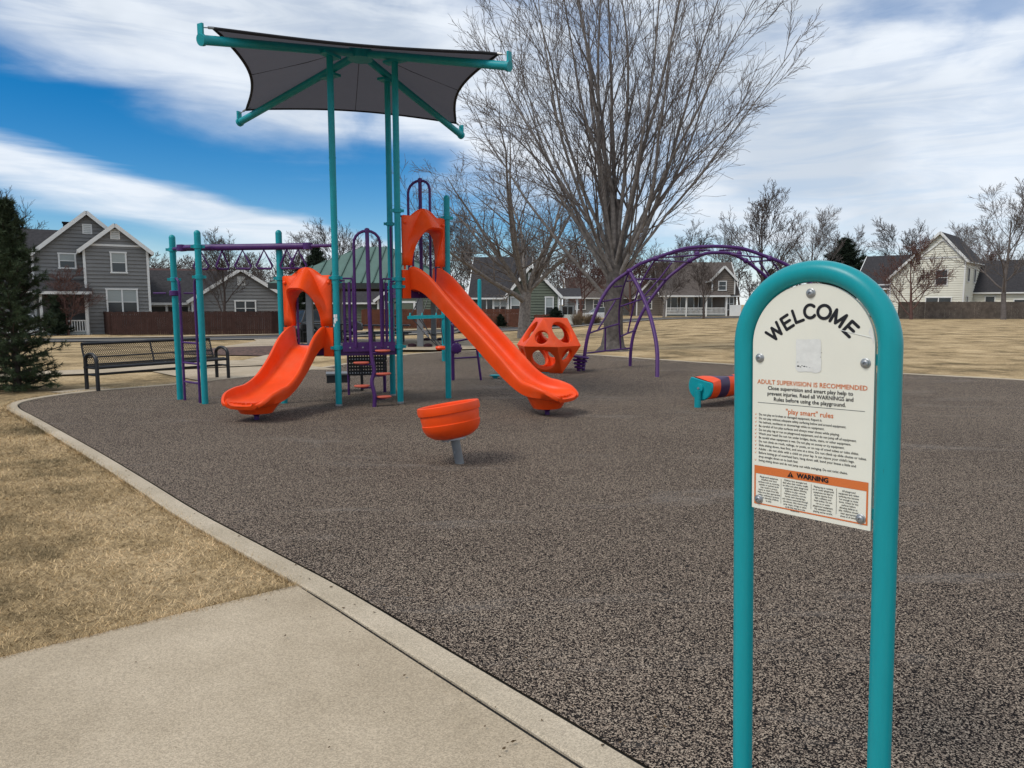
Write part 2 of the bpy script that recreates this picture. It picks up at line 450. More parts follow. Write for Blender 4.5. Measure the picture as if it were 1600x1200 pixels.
def sub(name, parent, loc=(0, 0, 0), rz=0.0):
    o = bpy.data.objects.new(name, None); C.objects.link(o); o.parent = parent; o.location = loc; o.rotation_euler = (0, 0, rz)
    return o


def copy_tree(o, parent=None):
    c = o.copy(); C.objects.link(c)
    if parent is not None: c.parent = parent
    for ch in o.children: copy_tree(ch, c)
    return c


def spline(pts, n=8):
    P = [Vector(p) for p in pts]; out = []
    for i in range(len(P) - 1):
        p0 = P[i - 1] if i else P[0] * 2 - P[1]; p1, p2 = P[i], P[i + 1]
        p3 = P[i + 2] if i + 2 < len(P) else P[-1] * 2 - P[-2]
        for k in range(n):
            t = k / n
            out.append(0.5 * ((2 * p1) + (p2 - p0) * t + (2 * p0 - 5 * p1 + 4 * p2 - p3) * t * t + (3 * p1 - p0 - 3 * p2 + p3) * t ** 3))
    out.append(P[-1])
    return out


def clip_poly(poly, axis, lo, hi):
    """clip a convex 2-D polygon to lo <= coordinate[axis] <= hi"""
    for sign, lim in ((1, lo), (-1, -hi)):
        out = []
        for i in range(len(poly)):
            a, b = poly[i], poly[(i + 1) % len(poly)]
            da, db = sign * a[axis] - lim, sign * b[axis] - lim
            if da >= 0: out.append(a)
            if (da >= 0) != (db >= 0):
                t = da / (da - db)
                out.append((a[0] + (b[0] - a[0]) * t, a[1] + (b[1] - a[1]) * t))
        poly = out
        if len(poly) < 3: return []
    return poly


# ------------------------------------------------------------------ the ground
def make_ground():
    xs = np.unique(np.concatenate([np.linspace(-900, -110, 14), np.linspace(-110, 110, 111), np.linspace(110, 900, 14)]))
    ys = np.unique(np.concatenate([np.linspace(-300, -20, 8), np.linspace(-20, 110, 66), np.linspace(110, 1400, 18)]))
    b = MB(); nx = len(xs)
    vs = [(x, y, tz(x, y)) for y in ys for x in xs]
    fs = [(j * nx + i, j * nx + i + 1, (j + 1) * nx + i + 1, (j + 1) * nx + i) for j in range(len(ys) - 1) for i in range(nx - 1)]
    b.add(vs, fs)
    o = b.build('lawn', MATS['lawn'], smooth=True); o['kind'] = 'structure'
    return o


INNER = [(1.9, 0.75), (1.18, 1.57), (0.49, 2.35), (-0.3, 3.23), (-0.95, 3.95), (-1.51, 4.52), (-2.44, 5.47), (-3.30, 6.42), (-4.66, 7.90), (-6.74, 10.10),
         (-7.60, 11.00), (-8.02, 11.6), (-8.13, 12.2), (-7.92, 13.05), (-7.4, 13.72), (-6.83, 14.34), (-6.21, 15.4), (-5.3, 16.9), (-4.7, 18.4), (-4.2, 20.3),
         (-3.5, 22.6), (-2.4, 24.2), (-1.0, 24.85), (0.6, 24.6), (2.09, 23.4), (3.84, 21.4), (5.92, 19.16), (9.11, 16.6), (11.2, 14.9), (13.2, 12.2), (14.0, 9),
         (13.6, 5), (12, 1), (9, -2.2), (5.5, -2.6), (3.2, -0.8)]


def closed_spline(pts, n=4):
    P = [Vector((p[0], p[1], 0)) for p in pts]; m = len(P); out = []
    for i in range(m):
        p0, p1, p2, p3 = P[i - 1], P[i], P[(i + 1) % m], P[(i + 2) % m]
        for k in range(n):
            t = k / n
            out.append(0.5 * ((2 * p1) + (p2 - p0) * t + (2 * p0 - 5 * p1 + 4 * p2 - p3) * t * t + (3 * p1 - p0 - 3 * p2 + p3) * t ** 3))
    return out


def offset_loop(loop, d):
    m = len(loop); out = []
    for i in range(m):
        t = (loop[(i + 1) % m] - loop[i - 1]).normalized()
        out.append(loop[i] + Vector((-t.y, t.x, 0)) * d)
    return out


def poly_sheet(name, pts, z, m, kind='structure'):
    me = bpy.data.meshes.new(name); bm = bmesh.new()
    vs = [bm.verts.new((p[0], p[1], z)) for p in pts]
    f = bm.faces.new(vs); bmesh.ops.triangulate(bm, faces=[f], ngon_method='EAR_CLIP')
    bmesh.ops.recalc_face_normals(bm, faces=bm.faces)
    if bm.faces[:][0].normal.z < 0: bmesh.ops.reverse_faces(bm, faces=bm.faces[:])
    bm.to_mesh(me); bm.free(); me.materials.append(m)
    o = bpy.data.objects.new(name, me); C.objects.link(o); o['kind'] = kind
    return o


lawn = make_ground()
LOOP = closed_spline(INNER)                     # runs clockwise seen from above on the left side -> left normal points outwards
area = sum(LOOP[i - 1].x * LOOP[i].y - LOOP[i].x * LOOP[i - 1].y for i in range(len(LOOP)))
SGN = -1.0 if area > 0 else 1.0
rubber = poly_sheet('rubber_surface', LOOP, 0.0, MATS['rubber'])
CURB_W = 0.17
OUTER = offset_loop(LOOP, SGN * CURB_W)
INN2 = offset_loop(LOOP, SGN * 0.022)


def make_curb():
    b = MB(); m = len(LOOP)
    prof = [(INN2, -0.03), (INN2, 0.006), (offset_loop(LOOP, SGN * 0.030), 0.012), (offset_loop(LOOP, SGN * (CURB_W - 0.012)), 0.012), (OUTER, 0.004), (OUTER, -0.08)]
    vs = [(p.x, p.y, z) for loop, z in prof for p in loop]
    fs = []
    for r in range(len(prof) - 1):
        for i in range(m):
            j = (i + 1) % m
            fs.append((r * m + i, r * m + j, (r + 1) * m + j, (r + 1) * m + i))
    b.add(vs, fs)
    o = fix_normals(b.build('curb', MATS['curb_concrete'], smooth=30)); o['kind'] = 'structure'
    g = MB()                                     # dark gap filled with soil between curb and rubber
    vs = [(p.x, p.y, -0.012) for p in offset_loop(LOOP, SGN * -0.01)] + [(p.x, p.y, -0.012) for p in offset_loop(LOOP, SGN * 0.04)]
    g.add(vs, [(i, (i + 1) % m, m + (i + 1) % m, m + i) for i in range(m)])
    fix_normals(g.build('expansion_gap', DARKGAP, o))


make_curb()
# sidewalk in the foreground: bounded by the curb's outer edge and the lawn edge running off to the left
walk_edge = [p for p in offset_loop(LOOP, SGN * (CURB_W + 0.020)) if p.y < 4.02 and p.x < 4 and p.y > -1.2]
walk_edge.sort(key=lambda p: -p.y)
A0 = Vector((-1.25, 4.0, 0))
walk = [A0] + [p for p in walk_edge if p.y < 3.95] + [Vector((2.6, -1.6, 0)), Vector((1.0, -4, 0)), Vector((-7.0, -4.0, 0)), Vector((-7.2, -0.60, 0))]


def make_walk():
    b = MB(); n = len(walk)
    bm = bmesh.new()
    vs = [bm.verts.new((p.x, p.y, 0.002)) for p in walk]
    f = bm.faces.new(vs)
    r = bmesh.ops.extrude_face_region(bm, geom=[f])
    for v in [g for g in r['geom'] if isinstance(g, bmesh.types.BMVert)]: v.co.z -= 0.10
    bmesh.ops.recalc_face_normals(bm, faces=bm.faces)
    me = bpy.data.meshes.new('sidewalk'); bm.to_mesh(me); bm.free(); me.materials.append(MATS['concrete'])
    o = bpy.data.objects.new('sidewalk', me); C.objects.link(o); o['kind'] = 'structure'
    g = MB()
    e = [p for p in offset_loop(LOOP, SGN * (CURB_W - 0.004))]; e2 = offset_loop(LOOP, SGN * (CURB_W + 0.030))
    idx = [i for i in range(len(e)) if e[i].y < 4.1 and e[i].x < 3 and e[i].y > -0.9 and e[i].x > -2]
    idx.sort(key=lambda i: -e[i].y)
    vs = [(e[i].x, e[i].y, -0.006) for i in idx] + [(e2[i].x, e2[i].y, -0.006) for i in idx]; k = len(idx)
    g.add(vs, [(i, i + 1, k + i + 1, k + i) for i in range(k - 1)])
    fix_normals(g.build('joint_filler', DARKGAP, o))


make_walk()


def strip(name, pts, w, m, dz=0.03, step=2.0, kerb=None):
    """a flat ribbon that follows the terrain"""
    P = [Vector((p[0], p[1], 0)) for p in pts]; S = []
    for a, b in zip(P[:-1], P[1:]):
        k = max(1, int((b - a).length / step))
        S += [a.lerp(b, i / k) for i in range(k)]
    S.append(P[-1]); b = MB(); vs = []; cols = 5
    for i, p in enumerate(S):
        t = (S[min(i + 1, len(S) - 1)] - S[max(i - 1, 0)]).normalized(); nrm = Vector((-t.y, t.x, 0))
        for c in range(cols):
            q = p + nrm * w * (c / (cols - 1) - 0.5)
            vs.append((q.x, q.y, tz(q.x, q.y) + dz))
    fs = [(i * cols + c, i * cols + c + 1, (i + 1) * cols + c + 1, (i + 1) * cols + c) for i in range(len(S) - 1) for c in range(cols - 1)]
    b.add(vs, fs)
    o = fix_normals(b.build(name, m)); o['kind'] = 'structure'
    return o


road_line = [(-75, 30), (-42, 36.5), (-27, 41.0), (-20.5, 43.8), (-13.6, 48.2), (0, 62.5), (14, 78), (40, 98), (110, 120)]
strip('road', road_line, 5.4, ASPHALT, 0.04)


def offset_line(line, d):
    out = []
    for i, p in enumerate(line):
        a = Vector(line[max(i - 1, 0)]); b = Vector(line[min(i + 1, len(line) - 1)]); t = (b - a).normalized()
        out.append((p[0] - t.y * d, p[1] + t.x * d))
    return out


for d in (2.95, -2.95):
    strip('road_kerb', offset_line(road_line, d), 0.45, MATS['curb_concrete'], 0.10)
strip('pavement', offset_line(road_line, 4.5), 1.3, MATS['concrete'], 0.05)
strip('path', [(-30, 12.2), (-13, 15.6), (-10.2, 16.9), (-8.0, 18.6), (-6.6, 19.4)], 1.25, MATS['concrete'], 0.045)
strip('path', [(-6.9, 19.0), (-7.2, 23.5), (-9.3, 30), (-12.4, 37), (-15.0, 43.6)], 1.3, MATS['concrete'], 0.05)
pad_pts = [gnd(205, 574), gnd(330, 563), gnd(420, 563), gnd(530, 577.5), Vector((-5.0, 17.7, 0)), Vector((-6.0, 16.05, 0)), Vector((-6.65, 15.15, 0)), Vector((-7.1, 15.6, 0))]
poly_sheet('bench_pad', [(p.x, p.y) for p in pad_pts], 0.004, MATS['concrete'])
poly_sheet('bench_footing', [(-8.55, 13.15), (-7.95, 12.95), (-7.6, 13.72), (-8.2, 14.0)], 0.003, MATS['concrete'])
mulch_pts = [(-11.5, 24.2), (-9.2, 23.0), (-6.9, 22.6), (-5.6, 23.6), (-5.9, 26.6), (-7.2, 29.0), (-9.6, 29.2), (-11.6, 27.2)]


def make_mulch():
    b = MB(); n = len(mulch_pts); cx = sum(p[0] for p in mulch_pts) / n; cy = sum(p[1] for p in mulch_pts) / n
    lp = closed_spline(mulch_pts, 4); m = len(lp)
    vs = []
    for s, dz in ((1.0, 0.03), (0.7, 0.12), (0.35, 0.17)):
        for p in lp:
            x, y = cx + (p.x - cx) * s, cy + (p.y - cy) * s
            vs.append((x, y, tz(x, y) + dz))
    vs.append((cx, cy, tz(cx, cy) + 0.18))
    fs = [(r * m + i, r * m + (i + 1) % m, (r + 1) * m + (i + 1) % m, (r + 1) * m + i) for r in range(2) for i in range(m)]
    fs += [(2 * m + i, 2 * m + (i + 1) % m, 3 * m) for i in range(m)]
    b.add(vs, fs); o = fix_normals(b.build('mulch_bed', MATS['mulch'], smooth=60)); o['kind'] = 'structure'


make_mulch()
poly_sheet('pavilion_floor', [(-11.0, 25.4), (-2.6, 25.3), (-0.6, 26.2), (-0.9, 33.5), (-11.2, 33.5)], 0.01, MATS['concrete'])


# ------------------------------------------------------------------ bare trees
def grow_tree(seed, spec):
    rng = random.Random(seed)
    thick, thin = MB(), MB()

    def grow(p, d, L, r, lvl):
        sp = spec[lvl]; n = sp['seg']; pts = [Vector(p)]; rad = [r]; d = Vector(d).normalized(); dirs = [d.copy()]
        p = Vector(p)
        for i in range(n):
            d = d + Vector((rng.gauss(0, 1), rng.gauss(0, 1), rng.gauss(0, 1))) * sp['wob'] + Vector((0, 0, sp['up']))
            d.normalize(); p = p + d * (L / n); pts.append(p.copy()); dirs.append(d.copy())
            rad.append(max(sp['rmin'], r * (1 - (i + 1) / n * sp['tap'])))
        (thick if lvl <= spec['split'] else thin).tube(pts, rad, sp['sides'], caps=False)
        if lvl + 1 not in spec: return
        ch = spec[lvl + 1]; k = max(1, int(round(ch['n'] * rng.uniform(0.8, 1.2)))); az = rng.uniform(0, 6.28)
        for j in range(k):
            t = ch['t0'] + (1 - ch['t0']) * ((j + rng.random()) / k)
            f = t * n; i = min(n - 1, int(f)); u = f - i
            q = pts[i].lerp(pts[i + 1], u); dd = dirs[i].lerp(dirs[i + 1], u).normalized()
            az += 2.4 + rng.uniform(-.5, .5); a = radians(rng.uniform(*ch['ang']))
            s = dd.cross(Vector((0, 0, 1)))
            if s.length < 0.05: s = Vector((1, 0, 0))
            s.normalize(); w = s.cross(dd)
            nd = dd * cos(a) + (s * cos(az) + w * sin(az)) * sin(a)
            if nd.z < ch.get('zmin', -1): nd.z = abs(nd.z) * 0.5 + 0.1
            rr = rad[i] * (1 - u) + rad[i + 1] * u
            grow(q, nd, L * ch['len'] * rng.uniform(0.7, 1.2) * (1 - ch['fall'] * t), max(ch['rmin'], rr * ch['rr'] * rng.uniform(.75, 1)), lvl + 1)
    for st in spec['stems']:
        grow(*st, 0)
    return thick, thin


def bare_tree(name, label, seed, spec, loc, rz=0.0, group=None, bark=None, twig=None):
    t = thing(name, label, 'tree', loc, rz, group)
    thick, thin = grow_tree(seed, spec)
    thick.build('trunk', bark or BARK, t, smooth=80)
    thin.build('crown', twig or TWIG, t, smooth=80)
    return t


def spec_round(h, r, n1=11, n2=10, n3=8, n4=4, trunk=0.22, ang=(26, 55), up=0.06, rm=0.0105):
    return {'split': 1, 'stems': [((0, 0, -0.15), (0.03, 0, 1), h * 0.72, r)],
            0: dict(seg=9, wob=0.05, up=0.05, tap=0.86, sides=9, rmin=0.02),
            1: dict(n=n1, t0=trunk, ang=ang, len=0.72, fall=0.45, rr=0.55, seg=7, wob=0.09, up=up, tap=0.85, sides=6, rmin=0.016),
            2: dict(n=n2, t0=0.2, ang=(22, 50), len=0.50, fall=0.35, rr=0.55, seg=5, wob=0.10, up=up, tap=0.8, sides=4, rmin=0.010),
            3: dict(n=n3, t0=0.15, ang=(20, 50), len=0.50, fall=0.3, rr=0.6, seg=4, wob=0.06, up=up * 1.3, tap=0.6, sides=3, rmin=rm),
            4: dict(n=n4, t0=0.2, ang=(18, 45), len=0.55, fall=0.2, rr=0.7, seg=3, wob=0.05, up=up * 1.3, tap=0.4, sides=3, rmin=rm)}


def make_trees():
    # the big vase-shaped tree behind the arch climber
    rng = random.Random(5)
    base = Vector((3.66, 26.06, tz(3.66, 26.06)))
    t = thing('maple_tree', 'tallest bare tree, many steep grey limbs, on the lawn behind the purple arch climber', 'tree', base)
    tk = MB()
    tk.tube([(0, 0, -0.2), (0, 0, 0.0), (0.0, 0, 0.18), (0.01, 0, 0.6), (0.02, 0, 1.4), (0.05, 0, 2.2), (0.06, 0, 3.0), (0.08, 0, 4.0), (0.1, 0, 5.4)],
            [0.90, 0.64, 0.44, 0.36, 0.33, 0.33, 0.29, 0.18, 0.08], 14, caps=False)
    stems = []
    limbs = [(-0.34, 2.0, 47, 184, 8.3, .12), (-.2, 2.6, 38, 190, 9.5, .09), (.2, 2.7, 37, 340, 10, .09), (.0, 3.0, 22, 230, 12, .1), (.0, 3.0, 22, 300, 12, .1), (.05, 3.2, 26, 35, 11.5, .09), (-.05, 3.2, 28, 140, 11.2, .09), (0.26, 2.3, 30, 0, 11.2, .13), (0.1, 2.5, 34, 318, 10.5, .12), (-.1, 2.4, 26, 150, 11.5, .14), (0, 2.6, 12, 60, 12.6, .17),
             (0.05, 2.8, 9, 200, 12.8, .17), (.1, 2.7, 20, 20, 12.4, .15), (-.1, 2.7, 19, 185, 12.2, .15), (0, 2.7, 34, 215, 10.4, .12), (.1, 2.9, 40, 25, 10, .12), (.12, 3.1, 40, 350, 9.6, .12),
             (-.08, 3.3, 34, 205, 10.0, .12), (0.05, 3.5, 5, 100, 11.8, .15), (.08, 3.7, 15, 330, 11.4, .12), (-.05, 3.7, 14, 160, 11.4, .12), (.1, 3.2, 47, 20, 8.2, .10), (-.1, 3.0, 44, 165, 8.4, .10)]
    for x, z, a, az, L, r in limbs:
        a, az = radians(a * .90), radians(az)
        d = Vector((sin(a) * cos(az), sin(a) * sin(az), cos(a)))
        stems.append((Vector((x, sin(az) * 0.2, z)) - d * 0.2, d, L, r * .68))
    spec = {'split': 0, 'stems': stems,
            0: dict(seg=14, wob=0.050, up=0.034, tap=0.92, sides=7, rmin=0.014),
            1: dict(n=10, t0=0.10, ang=(14, 40), len=0.42, fall=0.55, rr=0.55, seg=7, wob=0.055, up=0.03, tap=0.85, sides=5, rmin=0.010),
            2: dict(n=7, t0=0.12, ang=(14, 42), len=0.46, fall=0.35, rr=0.55, seg=5, wob=0.07, up=0.03, tap=0.75, sides=3, rmin=0.0065),
            3: dict(n=6, t0=0.15, ang=(15, 42), len=0.50, fall=0.2, rr=0.65, seg=3, wob=0.09, up=0.03, tap=0.5, sides=3, rmin=0.0055)}
    thick, thin = grow_tree(11, spec)
    tk.build('trunk', mat('furrowed_bark', (0.105, 0.092, 0.084), .95, .05, var=.5, vscale=5, bump=1.0, bscale=18), t, smooth=80)
    thick.build('limbs', BARK, t, smooth=80)
    thin.build('crown', TWIG, t, smooth=80)

    # spreading tree left of it
    spec = {'split': 1, 'stems': [((0, 0, -0.2), (-0.02, 0, 1), 3.4, 0.42)],
            0: dict(seg=5, wob=0.03, up=0.02, tap=0.25, sides=10, rmin=0.05),
            1: dict(n=11, t0=0.72, ang=(18, 66), len=3.35, fall=0.15, rr=0.55, seg=9, wob=0.09, up=0.035, tap=0.88, sides=6, rmin=0.02, zmin=0.05),
            2: dict(n=12, t0=0.12, ang=(25, 55), len=0.42, fall=0.4, rr=0.5, seg=6, wob=0.11, up=0.04, tap=0.8, sides=4, rmin=0.012),
            3: dict(n=8, t0=0.12, ang=(22, 50), len=0.45, fall=0.3, rr=0.55, seg=4, wob=0.12, up=0.04, tap=0.6, sides=3, rmin=0.009),
            4: dict(n=4, t0=0.2, ang=(20, 45), len=0.5, fall=0.2, rr=0.7, seg=3, wob=0.1, up=0.03, tap=0.4, sides=3, rmin=0.008)}
    x, y = 0.72, 46.0
    bare_tree('spreading_tree', 'wide bare tree with low spreading branches behind the orange polyhedron climber', 23, spec, (x, y, tz(x, y)), 0.4)

    # generic bare trees
    G = 'bare trees around the houses'
    proto = []
    for k, (seed, sp, bk, tw) in enumerate([(31, spec_round(10, .2), BARK, TWIG2), (37, spec_round(9, .17, 12, 9, 7, 4, .18, (15, 40), .07), TWIG2, TWIG2),
                                             (41, spec_round(7.5, .15, 14, 10, 8, 4, .06, (30, 62), .05), TWIG3, TWIG3), (43, spec_round(12, .24, 12, 10, 8, 5, .22, (25, 52), .06), TWIG, TWIG)]):
        thick, thin = grow_tree(seed, sp)
        proto.append((thick, thin, bk, tw))
    meshes = []
    for thick, thin, bk, tw in proto:
        a = thick.build('trunk', bk, None, smooth=80); b = thin.build('crown', tw, None, smooth=80)
        meshes.append((a.data, b.data)); bpy.data.objects.remove(a); bpy.data.objects.remove(b)
    rows = [  # px of the trunk, depth, kind, scale, label
        (1565, 76, 3, 1.15, 'bare grey tree in front of the weathered fence and cream house, at the right edge'),
        (1421, 76.5, 2, 1.12, 'low reddish many-stemmed bare tree before the left part of the cream house'),
        (352, 53.5, 1, 0.82, 'bare upright tree rising between the brown fence and the grey gabled garage'),
        (18, 60, 0, 1.15, 'bare tree rising behind the top of the dark pine'),
        (108, 50.5, 2, 0.62, 'small bare ornamental tree before the porch of the grey two-storey house'),
        (1098, 80, 1, 0.72, 'slim bare tree standing before the porch of the brown house'),
        (1036, 88, 0, 0.85, 'bare tree at the left end of the brown house porch'),
        (1190, 96, 1, 1.85, 'tall narrow bare tree just right of the arch climber top'),
        (1262, 104, 3, 1.2, 'bare tree directly above the top of the welcome sign'),
        (1330, 118, 0, 1.4, 'bare tree beside the dark evergreen, behind the welcome sign'),
        (1476, 104, 3, 1.0, 'bare tree showing over the ridge of the cream house'),
        (1412, 112, 0, 1.45, 'rounded bare tree over the dark roof left of the cream gable'),
        (1530, 112, 2, 1.5, 'reddish bare tree behind the right wing of the cream house'),
        (908, 84, 2, 1.35, 'brownish twiggy tree beside the green house porch'),
        (985, 100, 2, 1.6, 'brownish twiggy tree behind the trunk of the tallest tree'),
        (700, 80, 1, 1.3, 'bare tree behind the roof of the green house, beside the tall slide post'),
        (742, 88, 3, 1.05, 'bare tree above the green house roof, just right of the tall slide'),
        (655, 86, 0, 1.25, 'bare tree right of the pavilion roof, behind the tall posts'),
        (545, 84, 0, 1.15, 'bare tree above the left slope of the pavilion roof'),
        (492, 90, 3, 0.86, 'bare tree behind the dark spruce left of the pavilion'),
        (585, 92, 1, 1.15, 'bare tree directly over the pavilion roof peak'),
        (300, 88, 0, 0.80, 'bare tree showing above the long roof by the two short teal posts'),
        (405, 80, 3, 0.60, 'bare tree over the garage roof beneath the hanging rings'),
        (450, 86, 1, 0.95, 'bare tree behind the small orange slide hood'),
        (840, 100, 0, 1.3, 'bare tree rising behind the gable of the green house'),
        (1120, 122, 3, 1.15, 'bare tree behind the roof of the brown house'),
        (1060, 118, 0, 1.4, 'bare tree behind the left half of the brown house roof'),
        (945, 116, 3, 1.2, 'far bare tree behind the tallest tree'),
        (240, 100, 0, 0.9, 'bare tree low behind the right eave of the grey two-storey house'),
    ]
    far = MB(); rng = random.Random(77)
    sp = spec_round(9, .16, 8, 6, 5, 0, .2, (20, 50), .06, .035); del sp[4]
    tpl = []
    for sd in range(4):
        a, b = grow_tree(200 + sd, sp); tpl.append((a.v + b.v, a.f + [tuple(i + len(a.v) for i in f) for f in b.f]))
    for i in range(130):
        Y = rng.uniform(128, 175); x = (-.78 + 1.56 * (i + rng.random()) / 130) * Y; sc_ = rng.uniform(.85, 1.5); an = rng.uniform(0, 6.28); v, f = tpl[i % 4]; ca, sa = cos(an), sin(an)
        far.add([(x + (p[0] * ca - p[1] * sa) * sc_ * 1.15, Y + (p[0] * sa + p[1] * ca) * sc_ * 1.15, p[2] * sc_) for p in v], f)
    o = far.build('distant_wood', TWIG2); tag(o, 'far-off band of bare trees along the horizon behind the houses', 'trees'); o['kind'] = 'stuff'
    rng = random.Random(3)
    for px, Y, k, s, lab in rows:
        x = (px - 800) / F * Y * 1.0
        t = thing('bare_tree', lab, 'tree', (x, Y, tz(x, Y)), rng.uniform(0, 6.28), G); s *= 1.05; t.scale = (s, s, s)
        for nm, me in zip(('trunk', 'crown'), meshes[k]):
            o = bpy.data.objects.new(nm, me); C.objects.link(o); o.parent = t


def needle_tree(rng, h, spread, base, n_whorl, per, lo=0.1, tuft=16, nl=0.11, droop=0.1):
    tr, cr = MB(), MB()
    tr.tube([(0, 0, -.1), (0.02, 0, h * .4), (0, 0.02, h * .98)], [h * 0.022, h * 0.016, 0.012], 7, caps=False)
    V, Fc = [], []

    def needles(p, d, n, L):
        for _ in range(n):
            a = Vector((rng.gauss(0, 1), rng.gauss(0, 1), rng.gauss(0, 1))).normalized()
            e = (d * rng.uniform(.2, 1.0) + a * 0.8).normalized() * L * rng.uniform(.6, 1.15)
            s = e.cross(Vector((rng.gauss(0, 1), rng.gauss(0, 1), rng.gauss(0, 1)))).normalized() * L * 0.055
            o = len(V); q = p - d * rng.uniform(0, L * .9)
            V.extend((q - s, q + s, q + e)); Fc.append((o, o + 1, o + 2))
    for i in range(n_whorl):
        t = i / (n_whorl - 1); z = h * (lo + (0.97 - lo) * t); L = spread * (1 - t ** 1.6) ** 0.75 * rng.uniform(.8, 1.1) + 0.10
        a0 = rng.uniform(0, 6.28)
        for k in range(per):
            a = a0 + 2 * pi * k / per + rng.uniform(-.35, .35); Lk = L * rng.uniform(.65, 1.2); el = -droop + 0.75 * t + rng.uniform(-.15, .2)
            d = Vector((cos(a) * cos(el), sin(a) * cos(el), sin(el))); p = Vector((0, 0, z)); pts = [p.copy()]; m = max(3, int(Lk / 0.16))
            for j in range(m):
                d = (d + Vector((rng.gauss(0, .08), rng.gauss(0, .08), rng.gauss(0.05, .06)))).normalized(); p = p + d * (Lk / m); pts.append(p.copy())
                f = (j + 1) / m
                if f > 0.2:
                    for _ in range(3):
                        sd = (d * 0.75 + Vector((rng.gauss(0, .6), rng.gauss(0, .6), rng.gauss(.15, .4)))).normalized()
                        q = p + sd * rng.uniform(.04, .26) * (0.4 + spread * .35); needles(q, sd, tuft, nl)
            needles(p, d, tuft + 6, nl); tr.tube(pts, [0.018 * (1 - j / len(pts)) + 0.005 for j in range(len(pts))], 3, caps=False)
    cr.add(V, Fc)
    return tr, cr


def make_pines():
    rng = random.Random(8)
    tr, cr = needle_tree(rng, 3.5, .60, 0, 26, 10, 0.02, 26, 0.10, 0.02)
    p = thing('pine_tree', 'dark green bushy pine tree at the left edge of the lawn near the curb', 'tree', (-9.38, 13.5, tz(-9.38, 13.5)), 0.3)
    tr.build('trunk', TWIG2, p); cr.build('crown', NEEDLE, p)
    tr, cr = needle_tree(rng, 9.0, 2.6, 0, 22, 9, 0.06, 13, 0.42, 0.05)
    a = tr.build('trunk', TWIG2); b = cr.build('crown', NEEDLE2); ma, mb = a.data, b.data
    bpy.data.objects.remove(a); bpy.data.objects.remove(b)
    for px, Y, s, sxy, lab in ((1312, 108, 1.25, 1.35, 'dark round-topped evergreen behind the welcome sign, left of the cream house'), (497, 78, 0.93, 1.0, 'dark spruce behind the hanging rings, left of the pavilion roof'),
                               (470, 70, 0.62, 1.1, 'dark evergreen below the spruce, seen through the small slide hood'), (1200, 118, 0.8, 1.2, 'far dark evergreen right of the brown house'),
                               (868, 68.5, 0.20, 1.9, 'small clipped dark green shrub below the tall window of the green house'), (782, 66.5, 0.14, 1.8, 'little dark shrub under the paired windows of the green house'),
                               (91, 50.2, 0.26, 1.4, 'rounded dark shrub beside the white lattice porch')):
        x = (px - 800) / F * Y
        t = thing('evergreen_tree' if s > 0.3 else 'evergreen_shrub', lab, 'tree' if s > 0.3 else 'shrub', (x, Y, tz(x, Y)), rng.uniform(0, 6), 'far evergreens'); t.scale = (s * sxy, s * sxy, s)
        for nm, me in (('trunk', ma), ('crown', mb)):
            o = bpy.data.objects.new(nm, me); C.objects.link(o); o.parent = t
    # dry ornamental grasses by the green house porch
    for px, Y, s, lab in ((902, 69, 1.25, 'pale dry ornamental grass beside the green house porch'), (918, 71, 1.0, 'tan dry bush right of the porch grass'), (932, 72, 0.8, 'low dry bush beside the white car')):
        b = MB(); V, Fc = [], []
        for _ in range(420):
            a = rng.uniform(0, 6.28); r = rng.uniform(0, .3); e = Vector((cos(a) * rng.uniform(0, .7), sin(a) * rng.uniform(0, .7), rng.uniform(.5, 1.25))); q = Vector((cos(a) * r, sin(a) * r, 0)); w = Vector((-sin(a), cos(a), 0)) * .02
            o = len(V); V.extend((q - w, q + w, q + e)); Fc.append((o, o + 1, o + 2))
        b.add(V, Fc); x = (px - 800) / F * Y
        o = b.build('dry_bush', DRYLEAF, loc=(x, Y, tz(x, Y))); o.scale = (s, s, s); tag(o, lab, 'bush', 'dry bushes by the porch')


# ------------------------------------------------------------------ houses
def siding(b, poly, org, ux, lap=0.27, mi=0):
    """lapped boards over the convex wall polygon poly (a, z); every board leans out at its foot"""
    ux = Vector(ux).normalized(); org = Vector(org); nrm = ux.cross(Vector((0, 0, 1))).normalized()
    z0, z1 = min(p[1] for p in poly), max(p[1] for p in poly); z = z0
    while z < z1 - 1e-4:
        c = clip_poly(poly, 1, z, min(z + lap, z1))
        if len(c) >= 3:
            vs = [org + ux * a + Vector((0, 0, h)) + nrm * (0.07 * (1 - (h - z) / lap)) for a, h in c]
            b.add(vs, [tuple(range(len(vs)))], mi)
            lo = [p for p in c if abs(p[1] - z) < 1e-5]
            if len(lo) >= 2:
                a0, a1 = min(p[0] for p in lo), max(p[0] for p in lo)
                q = [org + ux * a + Vector((0, 0, z)) + nrm * o for a, o in ((a0, 0.07), (a1, 0.07), (a1, 0.0), (a0, 0.0))]
                b.add(q, [(0, 1, 2, 3)], mi)
        z += lap


def wall(parent, poly, org, ux, m, lap=0.27):
    b = MB(); siding(b, poly, org, ux, lap)
    return b.build('wall', m, parent)


